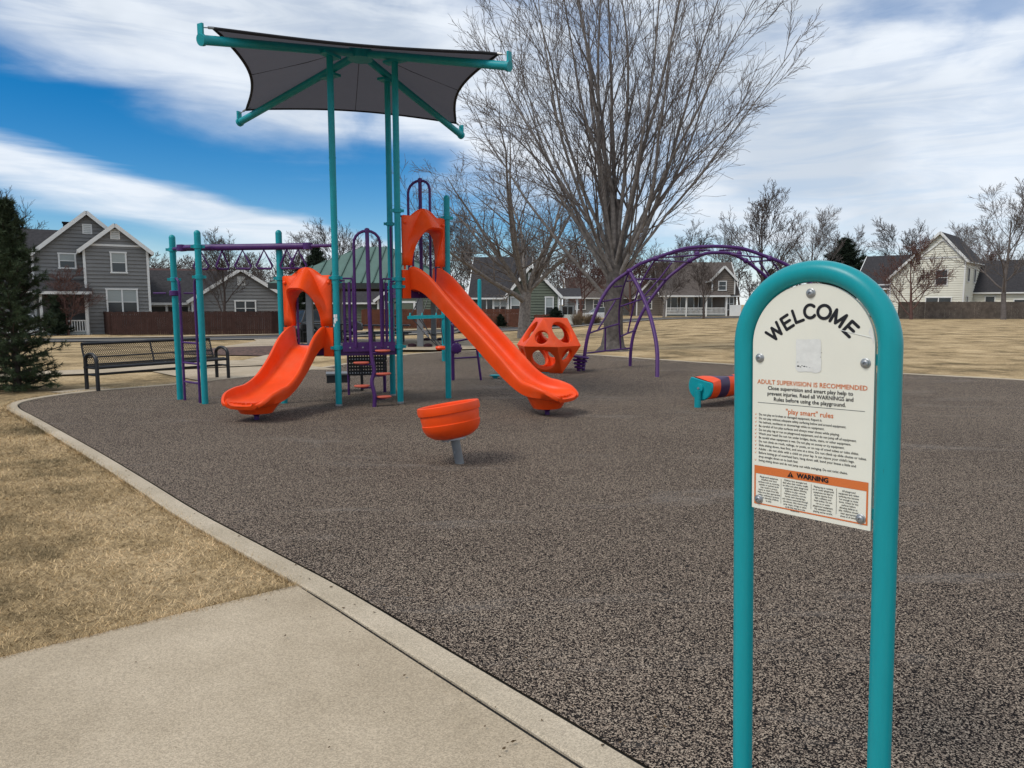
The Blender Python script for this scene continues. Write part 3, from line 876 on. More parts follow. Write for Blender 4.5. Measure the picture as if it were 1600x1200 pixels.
def window(parent, org, ux, a, z, w, h, mid=True, split=1, grid=False, blind=False):
    """org/ux: wall plane; a, z = lower left corner"""
    ux = Vector(ux).normalized(); nrm = ux.cross(Vector((0, 0, 1))).normalized(); up = Vector((0, 0, 1)); o = Vector(org)
    def P(x, y, d): return o + ux * (a + x) + up * (z + y) + nrm * d
    b = MB(); t = 0.11
    def bd(x0, y0, x1, y1, dep=0.05, off=0.065):
        M = Matrix((ux, -nrm, up)).transposed()
        b.box(P((x0 + x1) / 2, (y0 + y1) / 2, off + dep / 2), (x1 - x0, dep, y1 - y0), M=M)
    bd(-t, 0, 0, h); bd(w, 0, w + t, h); bd(-t - .04, -t, w + t + .04, 0, 0.07); bd(-t - .03, h, w + t + .03, h + t, 0.06)
    for k in range(1, split): bd(w * k / split - .05, 0, w * k / split + .05, h, 0.045)
    if mid: bd(0, h * .48, w, h * .48 + .05, 0.03)
    if grid:
        for k in range(split):
            c = w * (k + .5) / split; bd(c - .015, 0, c + .015, h, 0.02)
    f = b.build('window', WHITE, parent)
    g = MB(); q = [P(0, 0, .074), P(w, 0, .074), P(w, h, .074), P(0, h, .074)]
    g.add(q, [(0, 1, 2, 3)]); g.build('pane', GLASS, f)
    if blind:
        g = MB(); q = [P(0, h * .5, .079), P(w, h * .5, .079), P(w, h, .079), P(0, h, .079)]
        g.add(q, [(0, 1, 2, 3)]); g.build('blind', BLIND, f)
    return f


def slab(parent, name, quad, thick, m):
    """roof slab from a planar quad (counter-clockwise seen from above)"""
    q = [Vector(p) for p in quad]; n = (q[1] - q[0]).cross(q[2] - q[0]).normalized()
    if n.z < 0: q.reverse(); n = -n
    k = len(q); b = MB(); fs = [tuple(range(k)), tuple(range(2 * k - 1, k - 1, -1))] + [(i, k + i, k + (i + 1) % k, (i + 1) % k) for i in range(k)]
    b.add(q + [p - n * thick for p in q], fs)
    return b.build(name, m, parent)


def rake(parent, a, b, w=0.26, d=0.08):
    m = MB(); m.bar(a, b, d, w); return m.build('trim_board', WHITE, parent)


def gable_block(par, x0, x1, y0, y1, z0, ze, zr, wm, rm, over=0.35, vent=True, xr=None, back=True, zl=None):
    """block with its gable facing -y; ridge along y at xr"""
    xr = (x0 + x1) / 2 if xr is None else xr
    zl = ze if zl is None else zl
    wall(par, [(0, z0), (x1 - x0, z0), (x1 - x0, ze), (xr - x0, zr), (0, zl)], (x0, y0, 0), (1, 0, 0), wm)
    wall(par, [(0, z0), (y1 - y0, z0), (y1 - y0, ze), (0, ze)], (x1, y0, 0), (0, 1, 0), wm)
    wall(par, [(0, z0), (y1 - y0, z0), (y1 - y0, zl), (0, zl)], (x0, y1, 0), (0, -1, 0), wm)
    if back: wall(par, [(0, z0), (x1 - x0, z0), (x1 - x0, zl), (x1 - xr, zr), (0, ze)], (x1, y1, 0), (-1, 0, 0), wm)
    ze_r = ze
    for sx, xe in ((-1, x0), (1, x1)):
        ze = zl if sx < 0 else ze_r
        sl = (zr - ze) / abs(xr - xe); xo = xe + sx * over; zo = ze - over * sl + 0.10; zt = zr + 0.10
        slab(par, 'roof', [(xr, y0 - over, zt), (xr, y1 + over, zt), (xo, y1 + over, zo), (xo, y0 - over, zo)], 0.12, rm)
        rake(par, (xr, y0 - over - .045, zt - .10), (xo, y0 - over - .045, zo - .10))
        rake(par, (xe - sx * 0.02, y0 - .06, ze - 0.02 + 0.02), (xe - sx * .02, y0 - .06, z0), 0.16, 0.05)
        m = MB(); m.bar((xo, y0 - over, zo - .12), (xo, y1 + over, zo - .12), 0.10, 0.13); m.build('gutter', WHITE, par)
    if vent:
        b = MB(); b.box((xr, y0 - .05, ze + (zr - ze) * .62), (0.62, 0.06, 0.72)); v = b.build('gable_vent', WHITE, par)
        b = MB()
        for k in range(5): b.box((xr, y0 - .09, ze + (zr - ze) * .62 - .26 + k * .13), (0.46, 0.03, 0.035))
        b.build('louvre', BLIND, v)


def eave_block(par, x0, x1, y0, y1, z0, ze, zr, wm, rm, over=0.4, gab=True):
    """block with its eave facing -y; ridge along x"""
    ym = (y0 + y1) / 2
    wall(par, [(0, z0), (x1 - x0, z0), (x1 - x0, ze), (0, ze)], (x0, y0, 0), (1, 0, 0), wm)
    wall(par, [(0, z0), (y1 - y0, z0), (y1 - y0, ze), (ym - y0, zr), (0, ze)], (x1, y0, 0), (0, 1, 0), wm)
    wall(par, [(0, z0), (y1 - y0, z0), (y1 - y0, ze), (ym - y0, zr), (0, ze)], (x0, y1, 0), (0, -1, 0), wm)
    wall(par, [(0, z0), (x1 - x0, z0), (x1 - x0, ze), (0, ze)], (x1, y1, 0), (-1, 0, 0), wm)
    for sy, ye in ((-1, y0), (1, y1)):
        sl = (zr - ze) / abs(ym - ye); yo = ye + sy * over; zo = ze - over * sl + .1
        slab(par, 'roof', [(x0 - over, ym, zr + .1), (x1 + over, ym, zr + .1), (x1 + over, yo, zo), (x0 - over, yo, zo)], 0.12, rm)
        for xx in (x0 - over - .04, x1 + over + .04): rake(par, (xx, ym, zr), (xx, yo, zo - .1))
        m = MB(); m.bar((x0 - over, yo + sy * .05, zo - .1), (x1 + over, yo + sy * .05, zo - .1), 0.10, 0.16); m.build('gutter', WHITE, par)


def porch(par, x0, x1, y0, y1, z0, zt, rm, posts, rail=True, lattice=False, hroof=0.9):
    slab(par, 'porch_roof', [(x0 - .3, y1, zt + hroof), (x1 + .3, y1, zt + hroof), (x1 + .3, y0 - .3, zt), (x0 - .3, y0 - .3, zt)], .14, rm)
    b = MB(); b.bar((x0 - .3, y0 - .36, zt - .1), (x1 + .3, y0 - .36, zt - .1), .08, .2); b.build('trim_board', WHITE, par)
    b = MB(); b.box(((x0 + x1) / 2, (y0 + y1) / 2, z0 + .25), (x1 - x0, y1 - y0, .14)); b.build('porch_floor', BLIND, par)
    for i in range(posts):
        x = x0 + .1 + (x1 - x0 - .2) * i / max(1, posts - 1)
        b = MB(); b.box((x, y0, (z0 + zt) / 2), (.18, .18, zt - z0)); b.build('porch_post', WHITE, par)
    if rail:
        r = MB(); r.bar((x0, y0, z0 + 1.15), (x1, y0, z0 + 1.15), .08, .08); r.bar((x0, y0, z0 + .4), (x1, y0, z0 + .4), .06, .06)
        k = int((x1 - x0) / .16)
        for i in range(k): r.box((x0 + (i + .5) * (x1 - x0) / k, y0, z0 + .78), (.06, .04, .72))
        r.build('porch_railing', WHITE, par)
    if lattice:
        r = MB()
        k = int((x1 - x0) / .16)
        for i in range(k):
            a = x0 + i * (x1 - x0) / k
            for s in (0, 1): r.bar((a + s * .3, y0 - .02 - .02 * s, z0 - .1), (a + .3 - s * .3, y0 - .02 - .02 * s, z0 + .2), .02, .035, (0, 1, 0))
        r.build('lattice', WHITE, par)
        r = MB(); r.box(((x0 + x1) / 2, y0 + .1, z0 + .05), (x1 - x0, .03, .4)); r.build('skirting', DARKGAP, par)


def make_houses():
    # grey two-storey house, left
    h = thing('grey_house', 'grey two-storey house with two white-trimmed gables behind the brown fence, at left', 'house', (-29.5, 54.0, -0.25), radians(32))
    gable_block(h, -2.05, 2.05, -1.2, 6, -.6, 5.85, 7.55, GREY_SIDING, SHINGLE)
    gable_block(h, -5.2, 1.85, 0.35, 10, -.6, 5.4, 8.5, GREY_SIDING, SHINGLE)
    eave_block(h, -13.5, -3.2, 3.0, 10.5, -.6, 5.2, 7.6, GREY_SIDING, SHINGLE)
    window(h, (-2.05, -1.2, 0), (1, 0, 0), 1.75, 4.2, .85, 1.35, blind=True)
    window(h, (-2.05, -1.2, 0), (1, 0, 0), 1.35, 1.15, 1.85, 1.75, split=2, blind=True)
    window(h, (-5.2, .35, 0), (1, 0, 0), 1.7, 4.5, .9, .95, blind=True)
    b = MB(); b.bar((-1.7, -1.26, 6.10), (1.7, -1.26, 6.10), .05, .14); b.build('trim_board', WHITE, h)
    porch(h, -7.6, -2.0, -1.7, 0.35, -.45, 2.75, SHINGLE, 3, True, True)
    b = MB(); b.box((-3.7, .28, 1.1), (1.0, .08, 2.1)); b.build('door', FENCE_BROWN, h)
    b = MB(); b.box((-2.9, 3.0, 7.55), (.5, .5, .7)); b.box((-2.9, 3.0, 7.95), (.62, .62, .1)); b.build('chimney_cap', DARKGAP, h)

    # grey garage with long dark roof
    h = thing('grey_garage', 'single-storey grey house with a broad front gable and small paired window behind the brown fence', 'house', (-22.9, 60.5, tz(-22.9, 60.5)), radians(20))
    gable_block(h, -3.6, 4.1, 0, 8, 0, 2.55, 5.05, GREY_SIDING, SHINGLE)
    eave_block(h, -7.6, 0.2, 2.2, 10.2, 0, 2.3, 5.05, GREY_SIDING, SHINGLE)
    window(h, (-3.6, 0, 0), (1, 0, 0), 3.35, 1.25, 1.5, 1.15, split=2)
    porch(h, -7.4, -3.8, .9, 2.2, 0, 2.3, SHINGLE, 3, True, hroof=.5)
    h = thing('tan_house', 'tan-walled house with a brown shingle roof between the two grey houses', 'house', (-35.5, 74.0, tz(-30, 70) - .2), radians(20))
    eave_block(h, -5, 5.5, 0, 9, 0, 2.7, 6.0, CREAM_SIDING, BROWN_SHINGLE)
    window(h, (-5, 0, 0), (1, 0, 0), 6.6, .9, 1.2, 1.2, split=1)

    # olive green houses, centre
    h = thing('olive_house', 'olive green house with white garage trim seen behind the teal rope climber post', 'house', (-9.4, 69.5, tz(-9, 69)), radians(2))
    gable_block(h, -3.5, 4.2, 0, 8, 0, 2.7, 5.6, GREEN_SIDING, SHINGLE)
    eave_block(h, -11, -3.0, 1.0, 9, 0, 2.5, 5.0, GREEN_SIDING, SHINGLE)
    window(h, (-3.5, 0, 0), (1, 0, 0), 3.6, 1.5, .6, .8, mid=False)
    window(h, (-11, 1.0, 0), (1, 0, 0), 1.6, 1.0, .9, 1.1)
    b = MB(); b.box((-1.4, -.04, 1.1), (2.6, .06, 2.2)); b.build('garage_door', GREEN_SIDING, h)
    b = MB(); b.box((-2.78, -.06, 1.15), (.16, .1, 2.3)); b.box((-.02, -.06, 1.15), (.16, .1, 2.3)); b.box((-1.4, -.06, 2.37), (2.92, .1, .18)); b.build('trim_board', WHITE, h)
    h = thing('green_house', 'green single-storey house with white windows and a side porch behind the spreading tree', 'house', (1.2, 71.0, tz(1.2, 71)), radians(-4))
    eave_block(h, -5.2, 0.2, 0.6, 10.0, 0, 3.05, 7.0, GREEN_SIDING, SHINGLE)
    gable_block(h, -1.6, 3.4, 0, 9, 0, 3.15, 5.9, GREEN_SIDING, SHINGLE, xr=0.7)
    window(h, (-5.2, .6, 0), (1, 0, 0), .85, 1.15, 1.15, 1.65, mid=False, split=2, blind=False)
    window(h, (-5.2, .6, 0), (1, 0, 0), 2.2, 1.15, 1.15, 1.65, split=2, blind=True)
    window(h, (-1.6, 0, 0), (1, 0, 0), .35, 1.3, .8, 1.5, blind=True)
    window(h, (-1.6, 0, 0), (1, 0, 0), 3.75, 1.0, .65, 1.8, blind=True)
    porch(h, 3.5, 5.3, .4, 3.6, 0, 2.9, SHINGLE, 2, False, hroof=.9)
    b = MB(); b.box((4.3, .45, .65), (1.5, .1, 1.0)); b.build('porch_wall', CREAM_SIDING, h)
    window(h, (3.4, 3.6, 0), (1, 0, 0), .4, 1.0, 1.0, .9, split=2, mid=False)

    # brown house with a white-railed porch
    h = thing('brown_house', 'brown house with a long white-railed porch and dormer beyond the lawn', 'house', (24.6, 96.0, 0), radians(-3))
    eave_block(h, -4.4, 5.6, 1.8, 12, 0, 3.0, 7.4, BROWN_SIDING, GREYB_SHINGLE)
    gable_block(h, -7.6, -3.9, 3.0, 10, 0, 2.8, 4.9, BROWN_SIDING, GREYB_SHINGLE, vent=False)
    gable_block(h, 2.2, 5.2, 1.2, 7, 2.9, 5.0, 6.6, BROWN_SIDING, GREYB_SHINGLE, vent=False)
    porch(h, -4.2, 3.9, -.4, 1.8, -.05, 2.75, GREYB_SHINGLE, 4, True, hroof=.7)
    for i, a in enumerate((.4, 2.6, 5.0)): window(h, (-4.4, 1.8, 0), (1, 0, 0), a, .75, 1.7, 1.75, mid=False, split=2)
    window(h, (-4.4, 1.8, 0), (1, 0, 0), 8.6, .9, 1.0, 1.6, split=2)
    window(h, (-7.6, 3.0, 0), (1, 0, 0), 1.1, 1.0, .9, 1.4)
    window(h, (2.2, 1.2, 0), (1, 0, 0), .9, 3.5, .9, 1.1)
    b = MB(); b.box((5.0, -.3, .75), (1.5, .1, 1.5)); b.build('gate', WHITE, h)
    h = thing('brown_annex_house', 'low dark house far behind the white car, left of the big tree trunk', 'house', (14.2, 104, 0), 0)
    eave_block(h, -6, 4, 0, 8, 0, 2.7, 5.4, GREY_SIDING, GREYB_SHINGLE)
    for a in (1, 3.6, 6.4): window(h, (-6, 0, 0), (1, 0, 0), a, .9, 1.3, 1.3, split=2)

    # cream house, right
    h = thing('cream_house', 'cream two-storey house with a steep dark roof behind the weathered fence, at right', 'house', (50.9, 86.5, 0), radians(-43))
    gable_block(h, -5.2, 2.75, 0, 9, 0, 6.9, 10.05, CREAM_SIDING, SHINGLE, xr=0.0, vent=False, zl=4.9)
    eave_block(h, -9.6, -4.6, 2.2, 10.5, 0, 4.4, 7.9, CREAM_SIDING, SHINGLE)
    eave_block(h, 2.8, 9.5, 5.2, 13, 0, 3.3, 6.9, CREAM_SIDING, SHINGLE)
    b = MB(); b.bar((-2.6, -.06, 7.1), (2.6, -.06, 7.1), .05, .16); b.build('trim_board', WHITE, h)
    rake(h, (0.3, -.12, 9.2), (-2.2, -.12, 7.1), .16, .06); rake(h, (0.3, -.12, 9.2), (2.5, -.12, 7.0), .16, .06)
    window(h, (-5.2, 0, 0), (1, 0, 0), 5.0, 3.9, 1.15, 1.7)
    window(h, (-5.2, 0, 0), (1, 0, 0), 4.1, .9, 2.6, 1.45, split=2)
    window(h, (2.75, 0, 0), (0, 1, 0), 1.2, 4.3, .9, 1.5, mid=False); window(h, (2.75, 0, 0), (0, 1, 0), 4.6, 4.3, .9, 1.5, mid=False); window(h, (2.75, 0, 0), (0, 1, 0), 1.2, 1.0, .8, 1.5, mid=False)
    window(h, (2.8, 5.2, 0), (1, 0, 0), 1.3, 1.0, .9, 1.5); window(h, (2.8, 5.2, 0), (1, 0, 0), 4.2, 1.1, 1.3, 1.0, mid=False)
    porch(h, -9.2, -5.4, .4, 2.2, 0, 3.6, SHINGLE, 2, False, hroof=.5)
    h = thing('dark_roof_house', 'house with a dark roof at the far right edge beyond the fence', 'house', (72, 96, 0), 0)
    eave_block(h, -9, 12, 0, 9, 0, 3.0, 6.2, CREAM_SIDING, SHINGLE)
    window(h, (-9, 0, 0), (1, 0, 0), 5, 1, 1.4, 1.2, split=2)


def fence(name, label, pts, hgt, m, bw=0.14, post_every=2.4, group=None):
    x, y = pts[0]
    f = thing(name, label, 'fence', (x, y, tz(x, y)), 0, group); o = f.location.copy()
    rng = random.Random(len(label)); bd, rl = MB(), MB()
    for (a, b) in zip(pts[:-1], pts[1:]):
        A, B = Vector((*a, 0)), Vector((*b, 0)); L = (B - A).length; d = (B - A) / L; ang = atan2(d.y, d.x); k = int(L / bw)
        for i in range(k):
            p = A + d * (i + .5) * L / k; z = tz(p.x, p.y); t = hgt + rng.uniform(-.025, .025)
            bd.box((p.x - o.x - d.y * rng.uniform(0, .012), p.y - o.y + d.x * rng.uniform(0, .012), z - o.z + t / 2 + .03), (L / k - rng.uniform(.004, .016), .02, t), ang)
        n = max(1, int(L / post_every))
        for i in range(n + 1):
            p = A + d * L * i / n; z = tz(p.x, p.y); q = MB(); q.box((p.x - o.x - d.y * .07, p.y - o.y + d.x * .07, z - o.z + hgt / 2), (.10, .10, hgt - .05), ang); q.build('fence_post', m, f)
        for zz in (.35, hgt - .3):
            n2 = max(1, int(L / 3))
            for i in range(n2):
                p, q = A + d * L * i / n2, A + d * L * (i + 1) / n2
                rl.bar((p.x - o.x - d.y * .03, p.y - o.y + d.x * .03, tz(p.x, p.y) - o.z + zz), (q.x - o.x - d.y * .03, q.y - o.y + d.x * .03, tz(q.x, q.y) - o.z + zz), .035, .09)
    bd.build('boards', m, f, kind='stuff'); rl.build('rails', m, f)


# ------------------------------------------------------------------ vehicles, pavilion, furniture
def make_car(name, label, loc, rz, paint, suv=False, group=None):
    t = thing(name, label, 'car', loc, rz, group)
    L, W, hb, ht = (4.7, 1.85, .95, 1.72) if suv else (4.5, 1.78, .82, 1.45)
    x0 = -L / 2
    low = [(x0, .42), (x0 + .05, .75), (x0 + .35, hb - .03), (x0 + 1.15, hb + .05), (L / 2 - .5, hb + .07), (L / 2 - .04, hb - .02), (L / 2, .5), (L / 2 - .1, .28), (x0 + .1, .28)]
    b = MB()
    rings = []
    for y, s, dz in ((-W / 2, .93, .0), (-W / 2 + .07, 1, .0), (W / 2 - .07, 1, .0), (W / 2, .93, .0)):
        rings.append([(x * s, y, z if abs(y) < W / 2 else .33 + (z - .33) * .92) for x, z in low])
    n = len(low); vs = [p for r in rings for p in r]
    fs = [(r * n + i, r * n + (i + 1) % n, (r + 1) * n + (i + 1) % n, (r + 1) * n + i) for r in range(3) for i in range(n)] + [tuple(range(n)), tuple(range(4 * n - 1, 3 * n - 1, -1))]
    b.add(vs, fs); body = fix_normals(b.build('body', paint, t, smooth=35))
    cab = [(x0 + 1.0, hb), (x0 + 1.75, ht - .05), (x0 + 2.2, ht), (L / 2 - (.45 if suv else 1.1), ht - .03), (L / 2 - (.12 if suv else .35), hb)]
    b = MB(); n = len(cab); rings = []
    for y, ins in ((-W / 2 + .05, 0), (W / 2 - .05, 0)):
        rings.append([(x, y * (1 if z < hb + .1 else .82), z) for x, z in cab])
    b.add([p for r in rings for p in r], [tuple(range(n)), tuple(range(2 * n - 1, n - 1, -1))] + [(i, n + i, n + (i + 1) % n, (i + 1) % n) for i in range(n)])
    fix_normals(b.build('cabin_glass', GLASS, t))
    b = MB(); yr = (W / 2 - .05) * .82
    b.box(((cab[1][0] + cab[3][0]) / 2 + .05, 0, ht + .005), (cab[3][0] - cab[1][0] - .1, 2 * yr, .06))
    for s in (-1, 1):
        for a, c in ((cab[0], cab[1]), (cab[4], cab[3])): b.bar((a[0], s * (W / 2 - .06), a[1]), (c[0], s * (yr + .01), c[1]), .06, .09)
        b.bar((.15, s * (W / 2 - .06), hb), (.2, s * (yr + .01), ht), .05, .08)
    b.build('roof', paint, t)
    for sx in (x0 + .85, L / 2 - .9):
        for s in (-1, 1):
            M = Matrix.Rotation(pi / 2, 3, 'X'); w = MB(); w.lathe([(0.2, -.11), (.31, -.11), (.335, -.06), (.335, .06), (.31, .11), (.2, .11)], (sx, s * (W / 2 - .1), .335), 18, M)
            wo = w.build('wheel', TYRE, t, smooth=40)
            r = MB(); r.lathe([(0.0, -.118), (.06, -.118), (.2, -.1), (.21, .1), (.06, .118), (0, .118)], (sx, s * (W / 2 - .1), .335), 14, M); r.build('rim', STEEL, wo, smooth=40)
    for s in (-1, 1):
        b = MB(); b.box((x0 + .1, s * (W / 2 - .3), .68), (.14, .36, .14)); b.build('headlight', CARWHITE, t)
        b = MB(); b.box((L / 2 - .03, s * (W / 2 - .22), .78), (.10, .26, .2)); b.build('tail_light', REDLAMP, t)
    return t


def make_pavilion():
    z = 0.01
    p = thing('picnic_pavilion', 'picnic pavilion with a green standing-seam hip roof behind the play structure', 'pavilion', (-5.55, 29.6, z))
    hw, hd, ze, zp = 3.4, 3.0, 2.38, 3.92; ridge = 0.5
    faces = [((-hw, -hd), (hw, -hd), (ridge, 0), (-ridge, 0)), ((hw, hd), (-hw, hd), (-ridge, 0), (ridge, 0)), ((hw, -hd), (hw, hd), (ridge, 0), (ridge, 0)), ((-hw, hd), (-hw, -hd), (-ridge, 0), (-ridge, 0))]
    for (a, b, c, d) in faces:
        A, B, Cc, D = [Vector((*q, ze if i < 2 else zp)) for i, q in enumerate((a, b, c, d))]
        ux = (B - A).normalized(); w = (B - A).length; top = (Cc + D) / 2
        foot = A + ux * (top - A).dot(ux); uy = (top - foot).normalized(); hh = (top - foot).length; nrm = ux.cross(uy)
        t0, t1 = (D - A).dot(ux), (Cc - A).dot(ux)
        poly = [(0, 0), (w, 0), (t1, hh), (t0, hh)] if t1 - t0 > .01 else [(0, 0), (w, 0), (t0, hh)]
        k = int(round(w / 0.42))
        for i in range(k):
            c2 = clip_poly(poly, 0, w * i / k + .004, w * (i + 1) / k - .004)
            if len(c2) >= 3:
                m = MB(); m.prism(c2, .03, A, ux, uy); m.build('roof_panel', GREEN_METAL, p)
            if i:
                c3 = clip_poly(poly, 0, w * i / k - .02, w * i / k + .02)
                if len(c3) >= 3:
                    m = MB(); m.prism(c3, .045, A + nrm * .045, ux, uy); m.build('roof_seam', mat('dark_seam_green', (0.05, 0.10, 0.08), .5, .4), p)  # raised seams in a darker green than the roof panels
        m = MB(); m.bar(A + Vector((0, 0, -.11)), B + Vector((0, 0, -.11)), .06, .2); m.build('fascia', mat('dark_fascia', (.03, .035, .033), .6, .3), p)
    m = MB(); m.prism([(-hw + .1, -hd + .1), (hw - .1, -hd + .1), (hw - .1, hd - .1), (-hw + .1, hd - .1)], .04, (0, 0, ze - .06), (1, 0, 0), (0, 1, 0)); m.build('soffit', mat('wood_soffit', (.11, .08, .06), .8, .2), p)
    for x in (-2.1, 2.07):
        for y in (-2.35, 2.35):
            m = MB(); m.box((x, y, ze / 2 - .02), (.22, .22, ze - .06)); po = m.build('post', POSTGREY, p)
            for s in (-1, 1):
                m = MB(); m.lathe([(.0, 0), (.17, 0), (.16, .09), (.05, .13), (0, .13)], (x + s * .3, y - .1, 0), 12); m.build('base_shoe', mat('dark_plum', (.03, .012, .018), .7, .2), po, smooth=50)
    # picnic tables on the slab
    for (x, y, r, lab) in ((-5.05, 29.0, .05, 'black picnic table under the middle of the pavilion'), (-7.9, 30.6, .2, 'black picnic table under the left half of the pavilion')):
        t = thing('picnic_table', lab, 'picnic table', (x, y, .012), r, 'picnic tables under the pavilion')
        m = MB(); m.box((0, 0, .75), (1.85, .75, .05)); m.build('table_top', BLACK, t)
        for s in (-1, 1):
            m = MB(); m.box((0, s * .72, .45), (1.85, .26, .045)); m.build('seat', BLACK, t)
            m = MB(); m.tube([(s * .6, -.78, .43), (s * .6, -.78, .05), (s * .6, -.70, .03), (s * .6, .70, .03), (s * .6, .78, .05), (s * .6, .78, .43)], .03, 8)
            m.tube([(s * .6, -.3, .03), (s * .6, -.3, .73)], .03, 8); m.tube([(s * .6, .3, .03), (s * .6, .3, .73)], .03, 8); m.build('frame', BLACK, t, smooth=True)


def make_bin():
    t = thing('trash_receptacle', 'black domed trash receptacle seen through the small slide hood', 'trash bin', (-8.85, 30.2, tz(-8.85, 30.2)))
    m = MB()
    for k in range(22):
        a = 2 * pi * k / 22; m.box((.33 * cos(a), .33 * sin(a), .4), (.015, .06, .72), a)
    m.build('slats', BLACK, t, kind='stuff')
    m = MB()
    for z in (.06, .4, .74): m.tube([(.335 * cos(2 * pi * k / 24), .335 * sin(2 * pi * k / 24), z) for k in range(24)], .018, 6, closed=True)
    m.build('hoops', BLACK, t, smooth=True)
    m = MB(); m.lathe([(.3, .05), (.3, .74), (.0, .74)], n=20); m.build('liner', DARKGAP, t, smooth=50)
    m = MB(); m.lathe([(.37, .76), (.36, .82), (.28, .93), (.17, .99), (.16, .96), (0, .95)], n=22); m.build('dome_lid', BLACK, t, smooth=50)


def make_bench():
    A, B = Vector((-7.98, 13.5, 0)), Vector((-6.42, 15.75, 0))
    d = (B - A); L = d.length; ang = atan2(d.y, d.x)
    t = thing('park_bench', 'long black expanded-metal park bench with looped arms beside the curb', 'bench', (A.x, A.y, 0.0), ang)
    # local: x along the bench, -y towards the playground
    S = [(-.25, .43), (-.18, .455), (0.0, .44), (.17, .43), (.22, .46), (.27, .60), (.315, .74), (.345, .86)]       # seat and back profile (y, z)
    m = MB()
    for e in (0, len(S) - 1):
        m.tube([(0.03, S[e][0], S[e][1]), (L - .03, S[e][0], S[e][1])], .030, 8)
    for xx in (.03, L * .5, L - .03):
        m.tube([(xx, y, z) for y, z in S], .018, 6)
    for i in (4, 5): m.tube([(.03, S[i][0] + (.03 if i == 4 else 0), S[i][1]), (L - .03, S[i][0] + (.03 if i == 4 else 0), S[i][1])], .016, 6)
    m.build('rim_frame', BLACK, t, smooth=True)
    def sp(u):
        f = u * (len(S) - 1); i = min(len(S) - 2, int(f)); k = f - i
        return S[i][0] * (1 - k) + S[i + 1][0] * k, S[i][1] * (1 - k) + S[i + 1][1] * k
    for nm, u0, u1 in (('seat', 0.02, .56), ('backrest', .58, .98)):
        g = MB(); pitch = .040; n = int((L - .08) / pitch); rows = int((u1 - u0) * 36)
        for s in (0, 1):
            for i in range(-rows // 2, n + rows // 2):
                pts = []
                for j in range(rows + 1):
                    x = .04 + pitch * (i + (j * .5 if s else (rows * .5 - j * .5)) )
                    if .035 <= x <= L - .035: pts.append((x, *sp(u0 + (u1 - u0) * j / rows)))
                if len(pts) > 1: g.tube(pts, .0052, 3, caps=False)
        g.build(nm, BLACK, t)
    for xx in (0.0, L):
        m = MB()
        y0, y1 = -.27, .16
        pts = [(xx, y0, -.02), (xx, y0, .55)] + [(xx, (y0 + y1) / 2 - cos(a) * (y1 - y0) / 2, .55 + sin(a) * .13) for a in np.linspace(.2, pi - .2, 9)] + [(xx, y1, .55), (xx, y1, -.02)]
        m.tube(pts, .036, 10); m.tube([(xx, y0, .29), (xx, y1, .29)], .022, 8); m.tube([(xx, y0, .42), (xx, .22, .42)], .022, 8); m.build('leg_loop', BLACK, t, smooth=True)
    m = MB(); m.tube([(0, -.05, .29), (L, -.05, .29)], .024, 8); m.build('stretcher', BLACK, t, smooth=True)


# ------------------------------------------------------------------ play structure
PO = dict(P1=(-5.67, 12.15), P2=(-5.01, 11.60), P3=(-3.74, 11.68), P4=(-2.77, 11.37), P4b=(-3.03, 12.42), P5=(-1.83, 11.67), P5b=(-2.12, 12.67), P6=(-1.10, 12.32))
SHADE_C = Vector((-2.44, 12.03, 0))
ZA, ZCOR = 5.62, 4.93


